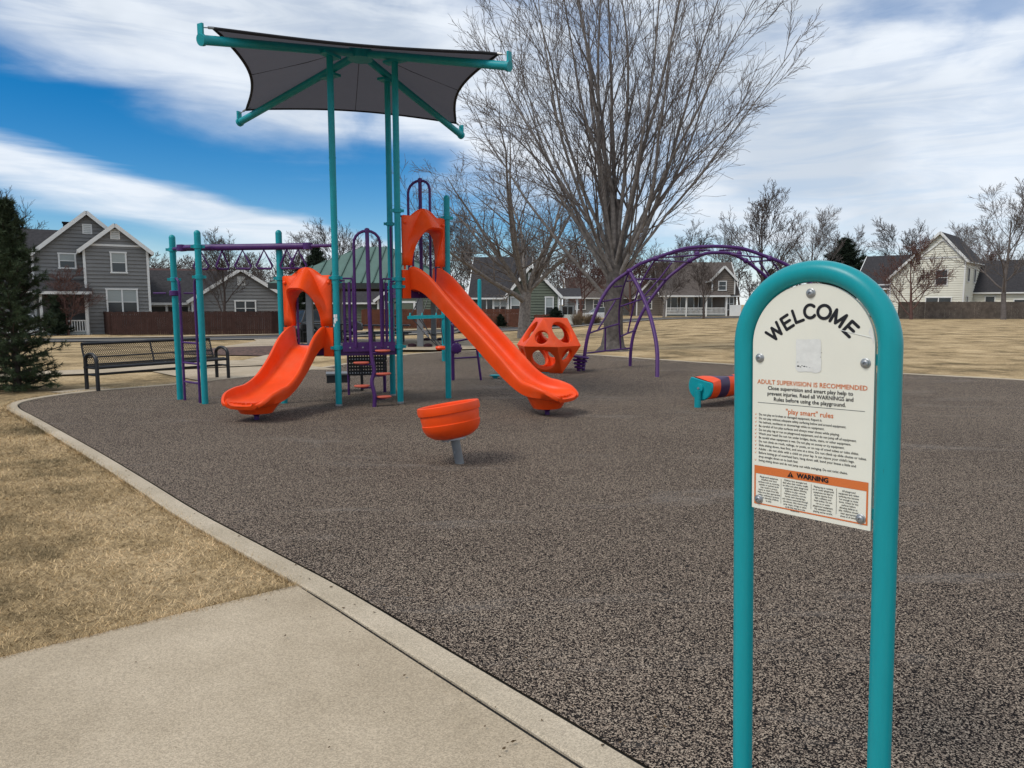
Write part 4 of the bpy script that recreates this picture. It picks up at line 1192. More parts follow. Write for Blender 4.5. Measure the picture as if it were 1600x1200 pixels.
def make_structure():
    root = thing('play_structure', 'teal and purple play structure with two orange slides and a dark fabric shade', 'playground', (-2.77, 11.9, 0))
    base = Vector(root.location)
    def W(p): return Vector(p) - base
    def part(m, name, mt, parent=root, smooth=False, label=None): return m.build(name, mt, parent, smooth, label)
    R = .0505
    def clamp(parent, xy, z):
        m = MB(); x, y = W((xy[0], xy[1], 0)).xy
        m.lathe([(R, z - .035), (R + .014, z - .03), (R + .014, z + .03), (R, z + .035)], (x, y, 0), 16)
        for a in (0.3, 0.3 + pi): m.box((x + cos(a) * (R + .03), y + sin(a) * (R + .03), z), (.05, .03, .045), a)
        m.build('clamp', TEAL, parent, smooth=35)
    tops = dict(P1=2.77, P2=2.79, P3=2.80, P6=3.44)
    clz = dict(P1=(2.52, 2.03), P2=(2.53, 2.05), P3=(2.53, 2.03), P4=(2.03, .93), P5=(2.02, 1.9, .93, 3.1), P5b=(1.9, 3.0), P6=(1.9, 3.06), P4b=(2.0, .93))
    for k, (x, y) in PO.items():
        m = MB()
        if k in tops:
            h = tops[k]; prof = [(R, -.05), (R, h - .06)] + [(R * 1.04 * cos(a), h - .06 + .06 * sin(a)) for a in np.linspace(0, pi / 2, 6)]
        else:
            rr = (Vector((x, y, 0)) - SHADE_C).xy.length; h = ZA - (ZA - ZCOR) * rr / 2.93 - .07; prof = [(R, -.05), (R, h)]
        m.lathe(prof, W((x, y, 0)), 18); o = part(m, 'post', TEAL, smooth=50)
        for z in clz.get(k, ()): clamp(o, (x, y), z)
        if k in ('P4', 'P5', 'P4b', 'P5b'):
            c = MB(); c.lathe([(R + .006, -.01), (R + .006, .025), (R, .03)], W((x, y, 0)), 16); c.build('base_sleeve', STEEL, o, smooth=40)
            c = MB(); c.lathe([(R + .004, 3.85), (R + .004, 3.87)], W((x, y, 0)), 16); c.build('splice_ring', TEAL, o, smooth=40)
            hd = MB(); dx = (Vector((x, y, 0)) - SHADE_C); a = atan2(dx.y, dx.x); hd.box(W((x, y, h + .0)), (.36, .15, .04), a); hd.build('bracket_plate', TEAL, o)
    m = MB(); p4 = W((PO['P4'][0], PO['P4'][1], 0))      # peeled sticker on the front tall post
    rng = random.Random(2)
    for i in range(7):
        a = -pi / 2 - .75 + rng.uniform(-.1, .95); z = 1.30 + rng.uniform(-.02, .15); w, hh = rng.uniform(.025, .04), rng.uniform(.035, .07); r = R + .0015 + i * 0.0003
        q = [(p4.x + r * cos(a + s * w / R / 2), p4.y + r * sin(a + s * w / R / 2), z + t * hh / 2) for s, t in ((-1, -1), (1, -.8), (.8, 1), (-1, .9))]
        m.add(q, [(0, 1, 2, 3)])
    part(m, 'peeled_sticker', WHITE)

    # decks
    def deck(keys, z, name='deck'):
        pts = [W((*PO[k], 0)) for k in keys]; c = sum(pts, Vector()) / len(pts); pts = [c + (p - c) * .93 for p in pts]
        m = MB(); m.prism([(p.x, p.y) for p in pts], .05, (0, 0, z), (1, 0, 0), (0, 1, 0)); d = fix_normals(part(m, name, mat('grey_deck_coat', (.13, .135, .14), .6, .3, var=.1)))
        for i in range(len(pts)):
            a, b = pts[i], pts[(i + 1) % len(pts)]
            e = MB(); e.bar((a.x, a.y, z - .07), (b.x, b.y, z - .07), .025, .16); e.build('deck_edge', PURPLE, d)
            nn = (b - a).normalized(); out = Vector((nn.y, -nn.x, 0))
            if out.dot((a + b) / 2 - c) < 0: out = -out
            f = MB()
            for q in (.2, .4, .6, .8):
                pp = a.lerp(b, q) + out * .014; f.box((pp.x, pp.y, z - .07), (.02, .02, .02), atan2(nn.y, nn.x))
            f.build('bolt_row', STEEL, d)
    deck(('P4', 'P5', 'P5b', 'P4b'), .95); deck(('P3', 'P4', 'P4b'), .949); deck(('P5', 'P6', 'P5b'), 1.87)

    # shade: four arms, hub and tensioned fabric
    cor = dict(FL=(-3.92, 9.46), FR=(-.04, 10.47), BR=(-1.0, 14.62), BL=(-5.0, 13.6))
    sh = sub('shade_canopy', root)
    apex = W((SHADE_C.x, SHADE_C.y, ZA))
    for k, (x, y) in cor.items():
        e = W((x, y, ZCOR)); m = MB(); m.tube([apex, e], .060, 14); arm = m.build('arm', TEAL, sh, smooth=40)
        d = (e - apex).normalized(); c = MB(); c.tube([e - d * .035, e + d * .012], .074, 14); c.box(e + Vector((0, 0, .11)), (.03, .09, .17), atan2(d.y, d.x)); c.build('end_cap', TEAL, arm, smooth=40)
        hdw = MB(); hdw.tube([e + Vector((0, 0, .15)), e - d * .33 + Vector((0, 0, .16))], .008, 6); hdw.tube([e - d * .12 + Vector((0, 0, .155)), e - d * .2 + Vector((0, 0, .158))], .018, 8); hdw.build('turnbuckle', STEEL, arm, smooth=True)
    m = MB(); m.lathe([(0, .1), (.2, .08), (.22, 0), (.2, -.1), (0, -.12)], apex, 14); m.build('hub', TEAL, sh, smooth=40)
    K = [W((*cor[k], ZCOR)) for k in ('FL', 'FR', 'BR', 'BL')]
    n = 20; vs, fs = [], []
    cen = apex + Vector((0, 0, .10))
    edge = []
    for s in range(4):
        a = cen.lerp(K[s], .935) + Vector((0, 0, .145)); b = cen.lerp(K[(s + 1) % 4], .935) + Vector((0, 0, .155))
        for i in range(n):
            t = i / n; p = a.lerp(b, t); sag = 4 * t * (1 - t)
            p = p + (Vector((cen.x, cen.y, p.z)) - p) * (.135 * sag) + Vector((0, 0, .035 * sag)); edge.append(p)
    rows = 10; m4 = len(edge); vs = [cen]
    for r in range(1, rows + 1):
        for p in edge:
            u = r / rows; q = cen.lerp(p, u); vs.append(q - Vector((0, 0, .10 * u * (1 - u))))
    fs = [(0, 1 + i, 1 + (i + 1) % m4) for i in range(m4)] + [(1 + (r - 1) * m4 + i, 1 + r * m4 + i, 1 + r * m4 + (i + 1) % m4, 1 + (r - 1) * m4 + (i + 1) % m4) for r in range(1, rows) for i in range(m4)]
    m = MB(); m.add(vs, fs); fab = m.build('fabric', FABRIC, sh, smooth=60)
    hm = MB(); hm.tube(edge, .022, 6, closed=True); hm.build('hem', mat('dark_hem', (.02, .02, .023), .8, .2), fab, smooth=True)
    sm = MB()
    for s in range(4):
        e = edge[s * n + n // 2]; sm.tube([cen + Vector((0, 0, .0)), cen.lerp(e, .5) - Vector((0, 0, .032)), e - Vector((0, 0, .004))], .0045, 4)
    sm.build('seam', mat('dark_hem', (.02, .02, .023)), fab)

    # slides
    def slide(keys, st, hood_z, deck_z, foot, skew=0.0):
        a, b = W((*PO[keys[0]], 0)), W((*PO[keys[1]], 0)); mid = (a + b) / 2; e = (b - a).normalized(); out = Vector((e.y, -e.x, 0))
        if foot is not None:
            f = W((foot[0], foot[1], 0)); dr = (f - mid).normalized()
        else: dr = out
        lat = Vector((-dr.y, dr.x, 0))
        s = sub('slide', root)
        P = [spline([(u, z, 0) for u, z, w, h in st], 4), spline([(w, h, 0) for u, z, w, h in st], 4)]
        vs = []; cnt = len(P[0])
        for i in range(cnt):
            u, z = P[0][i].x, P[0][i].y; hw, wh = P[1][i].x, max(.012, P[1][i].y)
            q0, q1 = P[0][max(0, i - 1)], P[0][min(cnt - 1, i + 1)]; t = Vector((q1.x - q0.x, q1.y - q0.y, 0)).normalized()
            nu, nz = -t.y, t.x
            th = .035
            half = [(0, 0), (hw * .5, .002), (hw * .8, .012), (hw * .93, .045), (hw, wh * .55), (hw + .008, wh - .02), (hw + .022, wh + .006), (hw + .045, wh + .010), (hw + .066, wh - .006), (hw + .070, wh - .035), (hw + .055, wh * .45), (hw + .03, -.02), (hw * .85, -th - .015), (hw * .4, -th - .02), (0, -th - .02)]
            ring = half + [(-v, hh) for v, hh in half[-2:0:-1]]
            # keep the deck end vertical
            k = min(1, max(0, (u - 0.0) / .25)); nu *= k; nz = nz * k + (1 - k)
            for v, hh in ring:
                p = mid + dr * (u + nu * hh) + lat * v; vs.append((p.x, p.y, z + nz * hh))
        nr = len(ring); fs = [(i * nr + k, i * nr + (k + 1) % nr, (i + 1) * nr + (k + 1) % nr, (i + 1) * nr + k) for i in range(cnt - 1) for k in range(nr)]
        fs += [tuple(range(nr - 1, -1, -1)), tuple((cnt - 1) * nr + k for k in range(nr))]
        m = MB(); m.add(vs, fs); ch = fix_normals(m.build('chute', ORANGE, s, smooth=50))
        # skirt and foot under the exit
        u1, z1, w1, h1 = st[-3]
        m = MB(); uc = u1 - .16
        c = mid + dr * uc
        prof = [(.0, -.02), (.13, -.015), (.15, .05), (.24, .13), (.26, z1 - .02), (0, z1 - .02)]
        z_lo = .10
        Mx = Matrix((dr, lat, Vector((0, 0, 1)))).transposed() @ Matrix.Diagonal((1.0, 1.15, 1))
        m.lathe([(0, z_lo), (.20, z_lo), (.23, z_lo + .05), (.29, z1 - .03), (0, z1 - .025)], (c.x, c.y, 0), 20, Mx); m.build('exit_skirt', ORANGE, ch, smooth=45)
        m = MB(); m.tube([(c.x, c.y, -.04), (c.x, c.y, z_lo + .02)], .036, 12); m.lathe([(.036, .05), (.075, z_lo - .005), (0, z_lo)], (c.x, c.y, 0), 12); m.build('foot_post', PURPLE, s, smooth=40)
        m = MB()                                           # moulded grip ridges along the exit lip
        ue, ze, we, he = st[-2]
        for k in range(-3, 4):
            p = mid + dr * (ue + .00 - abs(k) * .010) + lat * (k * we * .25); m.box((p.x, p.y, ze + .010), (.07, .05, .018), atan2(dr.y, dr.x) + .5)
        m.build('lip_ridges', ORANGE, ch)
        # entry cheeks
        w0 = st[0][2]; span = (b - a).length / 2 - R - .005
        for sd in (-1, 1):
            m = MB(); lo, hi = w0 + .03, span
            m.prism([(lo, deck_z - .16), (hi, deck_z - .16), (hi, deck_z + .30), (lo, deck_z + .30)] if sd > 0 else [(-hi, deck_z - .16), (-lo, deck_z - .16), (-lo, deck_z + .30), (-hi, deck_z + .30)], .05, mid + out * .03, e, (0, 0, 1)); fix_normals(m.build('entry_cheek', ORANGE, s))
        # hood: flat panel with a cone-like canopy over an arched opening
        hb = hood_z; Wd = span - .01; n = 36; layers = []
        L0, L1, L2, L3, L4 = [], [], [], [], []
        for i in range(n + 1):
            t = i / n; a_ = pi * (1 - t)
            c_, s_ = cos(a_), sin(a_)
            ox, oz = .255 * (abs(c_) ** .55) * (1 if c_ >= 0 else -1), .60 * (s_ ** .7)
            if s_ < 1e-6: oz = 0
            px_ = .37 * (abs(c_) ** 1.25) * (1 if c_ >= 0 else -1); pz = .66 * (s_ ** .62) + .27 * max(0, (s_ - .62) / .38) ** 1.6
            sxx = max(-1, min(1, c_ * 1.45)); rx = Wd * sxx; rz = min(.80, 1.25 * s_) if abs(sxx) < 1 else min(.80, .80 * s_ / .725)
            if s_ < 1e-6: pz = 0; rz = 0
            rz = max(rz, pz) if abs(rx) < .30 else max(rz, min(pz, .80))
            L0.append((rx, rz, 0)); L1.append((px_, pz, .015)); L2.append((px_ * .62 + ox * .38, (pz * .52 + oz * .48), .02 + .17 * s_)); L3.append((ox, oz, .02 + .33 * s_ ** 1.3)); L4.append((ox * .94, oz * .955, .0 + .32 * s_ ** 1.3)); layers = [L0, L1, L2, L3, L4]
        layers.append([(x * .97, z * .97, -.03) for x, z, d in L4])
        vs = []; k = n + 1
        for ly in layers:
            for x, z, d in ly:
                p = mid + e * x + out * (d + .03); vs.append((p.x, p.y, hb + z))
        fs = [(r * k + i, r * k + i + 1, (r + 1) * k + i + 1, (r + 1) * k + i) for r in range(len(layers) - 1) for i in range(n)]
        m = MB(); m.add(vs, fs); hd = fix_normals(m.build('hood', ORANGE, s, smooth=32))
        md = hd.modifiers.new('thick', 'SOLIDIFY'); md.thickness = .03; md.offset = -1
        m = MB()
        for sd in (-1, 1):
            p = mid + e * sd * (Wd - .04) + out * .04; m.lathe([(.028, 0), (.028, .012), (.016, .022), (0, .024)], (p.x, p.y, hb + .69), 12, Matrix((e, Vector((0, 0, 1)), out)).transposed())
            m.tube([mid + e * sd * (Wd - .06) + Vector((0, 0, hb - .06)), mid + e * sd * (Wd - .06) + Vector((0, 0, hb + .04))], .02, 8)
        m.build('hood_bolt', ORANGE, hd, smooth=40)
        m = MB(); m.tube([mid - e * (span + .03) + Vector((0, 0, hb + .78)), mid + e * (span + .03) + Vector((0, 0, hb + .78))], .016, 8)
        m.tube([mid - e * .20 + Vector((0, 0, deck_z + .02)), mid - e * .20 + Vector((0, 0, hb + .78))], .018, 8); m.tube([mid + e * .25 + Vector((0, 0, deck_z + .02)), mid + e * .25 + Vector((0, 0, hb + .78))], .018, 8)
        for mm in ([-1, 1]): pass
        m.build('grab_rail', PURPLE, s, smooth=True)
        return s
    st1 = [(-.03, .955, .25, .30), (.10, .95, .25, .30), (.30, .86, .255, .255), (.62, .62, .265, .20), (.95, .42, .28, .165), (1.25, .31, .30, .155), (1.50, .27, .325, .165), (1.72, .268, .325, .125), (1.86, .262, .275, .055), (1.93, .235, .20, .02)]
    slide(('P3', 'P4'), st1, 1.27, .95, (-3.60, 10.02))
    st2 = [(-.03, 1.875, .24, .33), (.10, 1.87, .24, .33), (.32, 1.77, .235, .27), (.75, 1.45, .235, .22), (1.30, 1.01, .235, .215), (1.75, .64, .235, .21), (2.02, .45, .25, .185), (2.25, .345, .295, .165), (2.45, .305, .325, .165), (2.66, .30, .325, .115), (2.80, .29, .275, .05), (2.87, .262, .20, .02)]
    slide(('P5', 'P6'), st2, 2.24, 1.87, (0.42, 10.55))

    # overhead ring ladder
    oh = sub('overhead_ladder', root)
    a = (Vector((*PO['P1'], 0)) + Vector((*PO['P2'], 0))) / 2; b = (Vector((*PO['P3'], 0)) + Vector((*PO['P4'], 0))) / 2
    a, b = W((a.x, a.y, 2.53)), W((b.x, b.y, 2.53)); d = (b - a).normalized(); sdv = Vector((-d.y, d.x, 0))
    a2, b2 = a - d * .06, b + d * .02
    m = MB(); m.tube([a2, b2], .052, 14); m.build('beam', PURPLE, oh, smooth=40)
    for q, k1, k2 in ((a2, 'P1', 'P2'), (b2, 'P3', 'P4')):
        m = MB()
        for k in (k1, k2): m.tube(spline([W((*PO[k], 2.53)), q.lerp(W((*PO[k], 2.53)), .35), q], 5), .028, 10)
        m.lathe([(.0, -.06), (.075, -.05), (.08, 0), (.075, .05), (0, .06)], q, 12); m.build('yoke', PURPLE, oh, smooth=40)
    for i in range(6):
        c = a.lerp(b, (.13, .31, .48, .655, .84, .93)[i]); ang = (0.15, 1.25, .35, .3, -.1, .5)[i]; u = d * cos(ang) + sdv * sin(ang)
        tri = [c + Vector((0, 0, -.05)), c - u * .125 + Vector((0, 0, -.30)), c - u * .10 + Vector((0, 0, -.345)), c + u * .10 + Vector((0, 0, -.345)), c + u * .125 + Vector((0, 0, -.30))]
        m = MB(); m.tube(tri, .019, 8, closed=True); m.build('hanging_ring', PURPLE, oh, smooth=60)
    # ladder by the first two posts
    ld = sub('ladder', root)
    p1, p2 = W((*PO['P1'], 0)), W((*PO['P2'], 0)); e = (p2 - p1).normalized(); n_ = Vector((e.y, -e.x, 0)) if Vector((e.y, -e.x, 0)).y < 0 else Vector((-e.y, e.x, 0))
    for p, s in ((p1, 1), (p2, -1)):
        q = p + e * s * .17; m = MB()
        m.tube(spline([p + Vector((0, 0, 2.04)), p.lerp(q, .6) + Vector((0, 0, 2.03)), q + Vector((0, 0, 1.88)), q + Vector((0, 0, 1.2)), q + Vector((0, 0, -.03))], 6), .021, 10); m.build('ladder_rail', PURPLE, ld, smooth=True)
    for z in (.32, .64, .98):
        m = MB(); m.tube([p1 + e * .17 + Vector((0, 0, z)), p2 - e * .17 + Vector((0, 0, z))], .017, 8); m.build('rung', PURPLE, ld, smooth=True)
    m = MB(); u = Vector((1, .15, 0)).normalized(); c = p1 + Vector((0, 0, 1.80)); m.tube([c - u * .34, c - u * .14], .014, 8); m.tube([c + u * .14, c + u * .34], .014, 8); m.lathe([(.066, -.045), (.085, -.035), (.085, .035), (.066, .045)], c, 16); m.build('turning_bar', PURPLE, ld, smooth=40)

    # barrier rails, loop climber on the front edge
    p4, p5 = W((*PO['P4'], 0)), W((*PO['P5'], 0)); e = (p5 - p4).normalized(); out = Vector((e.y, -e.x, 0))
    wd = (p5 - p4).length; cen2 = (p4 + p5) / 2
    for s in (-1, 1):
        br = sub('barrier', root)
        def X(v, z, o=0.0): return cen2 + e * v * s + out * o + Vector((0, 0, z))
        m = MB(); m.tube([X(wd / 2 - .06, 2.02), X(.24, 2.02)], .015, 8); m.tube([X(wd / 2 - .06, 1.985), X(wd / 2 - .14, 1.985)], .015, 8); m.build('top_rail', PURPLE, br, smooth=True)
        for v in (.37, .29, .225):
            m = MB(); m.tube([X(v, .90), X(v, 1.96 if v > .23 else 2.02)], .023, 8); m.build('baluster', PURPLE, br, smooth=True)
    m = MB(); m.bar(cen2 - e * (wd / 2 - .08) + Vector((0, 0, .94)) + out * .02, cen2 + e * (wd / 2 - .08) + Vector((0, 0, .94)) + out * .02, .03, .15); bo = part(m, 'kick_plate', PURPLE)
    m = MB()
    for v in (-.3, -.1, .1, .3): q = cen2 + e * v + out * .038 + Vector((0, 0, .93)); m.box(q, (.022, .01, .022), atan2(e.y, e.x))
    m.build('bolt_row', STEEL, bo)

    def loop_climber(c, ex, ou, z_deck, z_top, foot_out, pods, bend):
        lc = sub('loop_climber', root); hw = .205
        arc = [c + ex * (-hw) + Vector((0, 0, z_deck)), c - ex * hw + Vector((0, 0, z_top - .22))] + [c + ex * (-hw * cos(a)) + Vector((0, 0, z_top - .22 + .22 * sin(a) ** .8)) + ou * .05 * sin(a) for a in np.linspace(.25, pi - .25, 9)] + [c + ex * hw + Vector((0, 0, z_top - .22)), c + ex * hw + Vector((0, 0, z_deck))]
        m = MB(); m.tube(arc, .023, 10); m.build('hoop', PURPLE, lc, smooth=60)
        pole = [c + ou * .05 + Vector((0, 0, z_top)), c + ou * .06 + Vector((0, 0, z_deck))] if not pods else spline([c + ou * .05 + Vector((0, 0, z_top)), c + ou * .10 + Vector((0, 0, z_top * .75)), c + ou * .17 + ex * .01 + Vector((0, 0, z_deck)), c + ou * .20 + ex * (.02 + bend) + Vector((0, 0, z_deck * .62)), c + ou * .22 + ex * (.03 - bend) + Vector((0, 0, z_deck * .42)), c + ou * .25 + ex * .04 + Vector((0, 0, z_deck * .2)), c + ou * .26 + ex * .03 + Vector((0, 0, -.04))], 6)
        m = MB(); m.tube(pole, .032, 12); m.lathe([(.04, -.03), (.04, .03), (.02, .045)], pole[0], 12); m.build('pole', PURPLE, lc, smooth=50)
        for i in range(pods):
            z = z_deck * (i + 1) / pods * .985 - .01 - .13 * z_deck / pods; s = 1 if (pods - i) % 2 == 1 else -1
            q = c + ou * (.19 + .04 * (1 - z / z_deck)) + ex * (s * .17 + .02); m = MB()
            M = Matrix((ex, ou, Vector((0, 0, 1)))).transposed() @ Matrix.Diagonal((1.0, .62, 1))
            m.lathe([(0, -.02), (.10, -.018), (.125, 0), (.118, .016), (0, .02)], q + Vector((0, 0, z)), 16, M); st = m.build('step_pod', mat('coral_step_coat', (.62, .13, .08), .55, .35, var=.12, vscale=8), lc, smooth=45)
            m = MB(); m.tube([q - ex * s * .17 + Vector((0, 0, z - .03)), q + ex * s * .02 + Vector((0, 0, z - .03))], .013, 6); m.build('step_arm', PURPLE, st, smooth=True)
    loop_climber(cen2 + e * .0 + out * .03, e, out, .93, 2.76, .25, 5, .025)
    p6, p5b = W((*PO['P6'], 0)), W((*PO['P5b'], 0)); e2 = (p5b - p6).normalized(); o2 = Vector((e2.y, -e2.x, 0)); o2 = o2 if o2.y > 0 else -o2
    loop_climber((p6 + p5b) / 2 + o2 * .05, e2, o2, 1.85, 3.72, .25, 0, .0)
    # rungs between the decks
    p5, p5b = W((*PO['P5'], 0)), W((*PO['P5b'], 0))
    up = sub('deck_ladder', root)
    for z in (1.20, 1.42, 1.65):
        m = MB(); m.bar(p5.lerp(p5b, .12) + Vector((0, 0, z)), p5.lerp(p5b, .88) + Vector((0, 0, z)), .10, .03); m.build('rung', BLACK, up)
    for t in (.10, .90):
        m = MB(); m.tube([p5.lerp(p5b, t) + Vector((0, 0, .9)), p5.lerp(p5b, t) + Vector((0, 0, 2.95))], .02, 8); m.build('ladder_rail', PURPLE, up, smooth=True)
    # perforated step unit behind the low deck
    stp = sub('perforated_steps', root); c = W((-2.58, 12.75, 0))
    ex = (W((*PO['P5b'], 0)) - W((*PO['P4b'], 0))).normalized(); oy = Vector((-ex.y, ex.x, 0))
    for z0, z1, off in ((.62, .83, .02), (.37, .60, .03)):
        m = MB(); w = .66; nx_, nz_ = 14, 4
        q = lambda x, z: c + ex * (x - w / 2) + oy * off + Vector((0, 0, z))
        for i in range(nx_ + 1): m.bar(q(w * i / nx_, z0), q(w * i / nx_, z1), .029, .030, oy)
        for j in range(nz_ + 1): m.bar(q(0, z0 + (z1 - z0) * j / nz_), q(w, z0 + (z1 - z0) * j / nz_), .036, .026, oy)
        m.build('riser', BLACK, stp)
        m = MB(); m.box(c + oy * (off + .16) + Vector((0, 0, z0)), (w, .32, .03), atan2(ex.y, ex.x)); m.build('tread', BLACK, stp)
    for x, mt, r, yo in ((-.06, BLACK, .028, .7), (.33, PURPLE, .03, .35), (-.33, PURPLE, .022, .1)):
        m = MB(); p = c + ex * x + oy * yo; m.tube([p + Vector((0, 0, -.03)), p + Vector((0, 0, .6 if mt is BLACK else .9))], r, 10); m.build('leg', mt, stp, smooth=True)
    ts = sub('transfer_step', root); c = W((-3.24, 13.3, 0))
    m = MB(); m.box(c + Vector((0, 0, .25)), (.42, .42, .14), .25); m.build('step_box', mat('charcoal_step', (.035, .037, .04), .6, .3), ts)
    m = MB(); m.box(c + Vector((0, 0, .335)), (.44, .44, .03), .25); m.build('tread', POSTGREY, ts)
    m = MB(); m.tube([c + Vector((0, 0, -.03)), c + Vector((0, 0, .2))], .03, 10); m.build('leg', BLACK, ts, smooth=True)
    # rear beam on purple legs
    rc = sub('balance_rail', root)
    l1, l2 = W((-1.26, 15.26, 0)), W((-.66, 15.26, 0))
    m = MB(); m.tube([l1 + Vector((0, 0, -.03)), l1 + Vector((0, -.1, 1.25))], .036, 10); m.build('leg', PURPLE, rc, smooth=True)
    m = MB(); m.tube([l2 + Vector((0, 0, -.03)), l2 + Vector((-.12, -.1, .98))], .026, 10); m.build('leg', PURPLE, rc, smooth=True)
    m = MB(); m.tube([l1 + Vector((.0, -.05, .47)), l2 + Vector((-.06, -.05, .50))], .018, 8); m.tube([l1 + Vector((0, -.08, .82)), l2 + Vector((-.09, -.09, .92))], .02, 8)
    m.tube([l1 + Vector((0, -.1, 1.2)), W((-1.06, 12.4, 1.25))], .024, 8); m.build('rail', PURPLE, rc, smooth=True)
    m = MB(); q = l1 + Vector((.09, -.25, .70)); Mx = Matrix.Rotation(pi / 2, 3, 'X')
    m.lathe([(0, -.06), (.09, -.05), (.115, 0), (.09, .05), (0, .06)], q, 18, Mx)
    for k in range(10): m.lathe([(0, -.02), (.017, -.015), (.017, .015), (0, .02)], q + Vector((cos(k * .628) * .115, 0, sin(k * .628) * .115)), 6, Mx)
    m.build('grip_wheel', PURPLE, rc, smooth=50)
    return root


def make_rope_climber():
    b = Vector((-1.94, 20.4, 0)); t = thing('rope_climber', 'teal post with teal crossbar and black climbing ropes beyond the tall slide post', 'climber', b)
    m = MB(); m.lathe([(.06, -.05), (.06, 2.3), (.05, 2.36), (0, 2.38)], n=14); m.build('post', TEAL, t, smooth=45)
    m = MB(); m.lathe([(.06, -.05), (.06, 2.3), (.05, 2.36), (0, 2.38)], (.95, 1.6, 0), 14); m.build('post', TEAL, t, smooth=45)
    m = MB(); m.bar((-.98, -.05, 1.24), (.05, -.03, 1.27), .10, .09); m.bar((-.98, -.05, 1.24), (-.9, 1.4, 1.24), .08, .08); m.bar((-.9, 1.4, 1.24), (.95, 1.6, 1.26), .08, .08); m.build('crossbar', TEAL, t)
    m = MB()
    for x in (-.94, -.6, -.2): m.lathe([(.0, 1.27), (.03, 1.28), (.02, 1.36), (0, 1.38)], (x, -.05, 0), 8)
    m.build('rope_stub', TEAL, t, smooth=40)
    ropes = [((-.92, -.04, 1.3), (-.55, .5, 2.25)), ((-.6, -.04, 1.3), (-.35, .5, 2.3)), ((-.2, -.04, 1.3), (-.15, .4, 2.0)), ((-.86, -.05, 1.2), (-.12, -.35, .42)), ((-.62, -.05, 1.2), (-.14, -.3, .46)), ((-.1, -.05, 1.2), (.02, -.2, .5)),
             ((-.45, -.2, .8), (.1, .6, .75)), ((-.4, .5, .72), (.5, .9, .82)), ((-.9, 1.4, 1.2), (-.1, .3, .45)), ((.0, 0, 2.2), (.95, 1.6, 1.5)), ((.0, 0, 1.0), (.95, 1.6, .9)), ((.0, 0, .7), (.95, 1.6, 1.3))]
    for a, c in ropes:
        a, c = Vector(a), Vector(c); md = (a + c) / 2 - Vector((0, 0, .04)); m = MB(); m.tube(spline([a, md, c], 4), .014, 6); m.build('rope', BLACK, t, smooth=True)
    m = MB()
    for k in range(5): p = Vector((-.86, -.05, 1.2)).lerp(Vector((-.12, -.35, .42)), .4 + k * .05); m.box(p, (.05, .04, .05), .4)
    m.build('rope_clips', STEEL, t)
    m = MB(); m.lathe([(0, -.06), (.12, -.05), (.15, 0), (.12, .05), (0, .06)], (-.06, -.35, .40), 16); m.build('foot_pod', ORANGE, t, smooth=45)
    b2 = gnd(774, 591)
    o = MB().lathe([(.05, -.02), (.05, .03), (.12, .05), (.13, .07), (0, .09)], n=16).build('stepping_button', TEAL, smooth=40, loc=b2)
    tag(o, 'small teal stepping button on the rubber just behind the tall slide', 'stepping pod')


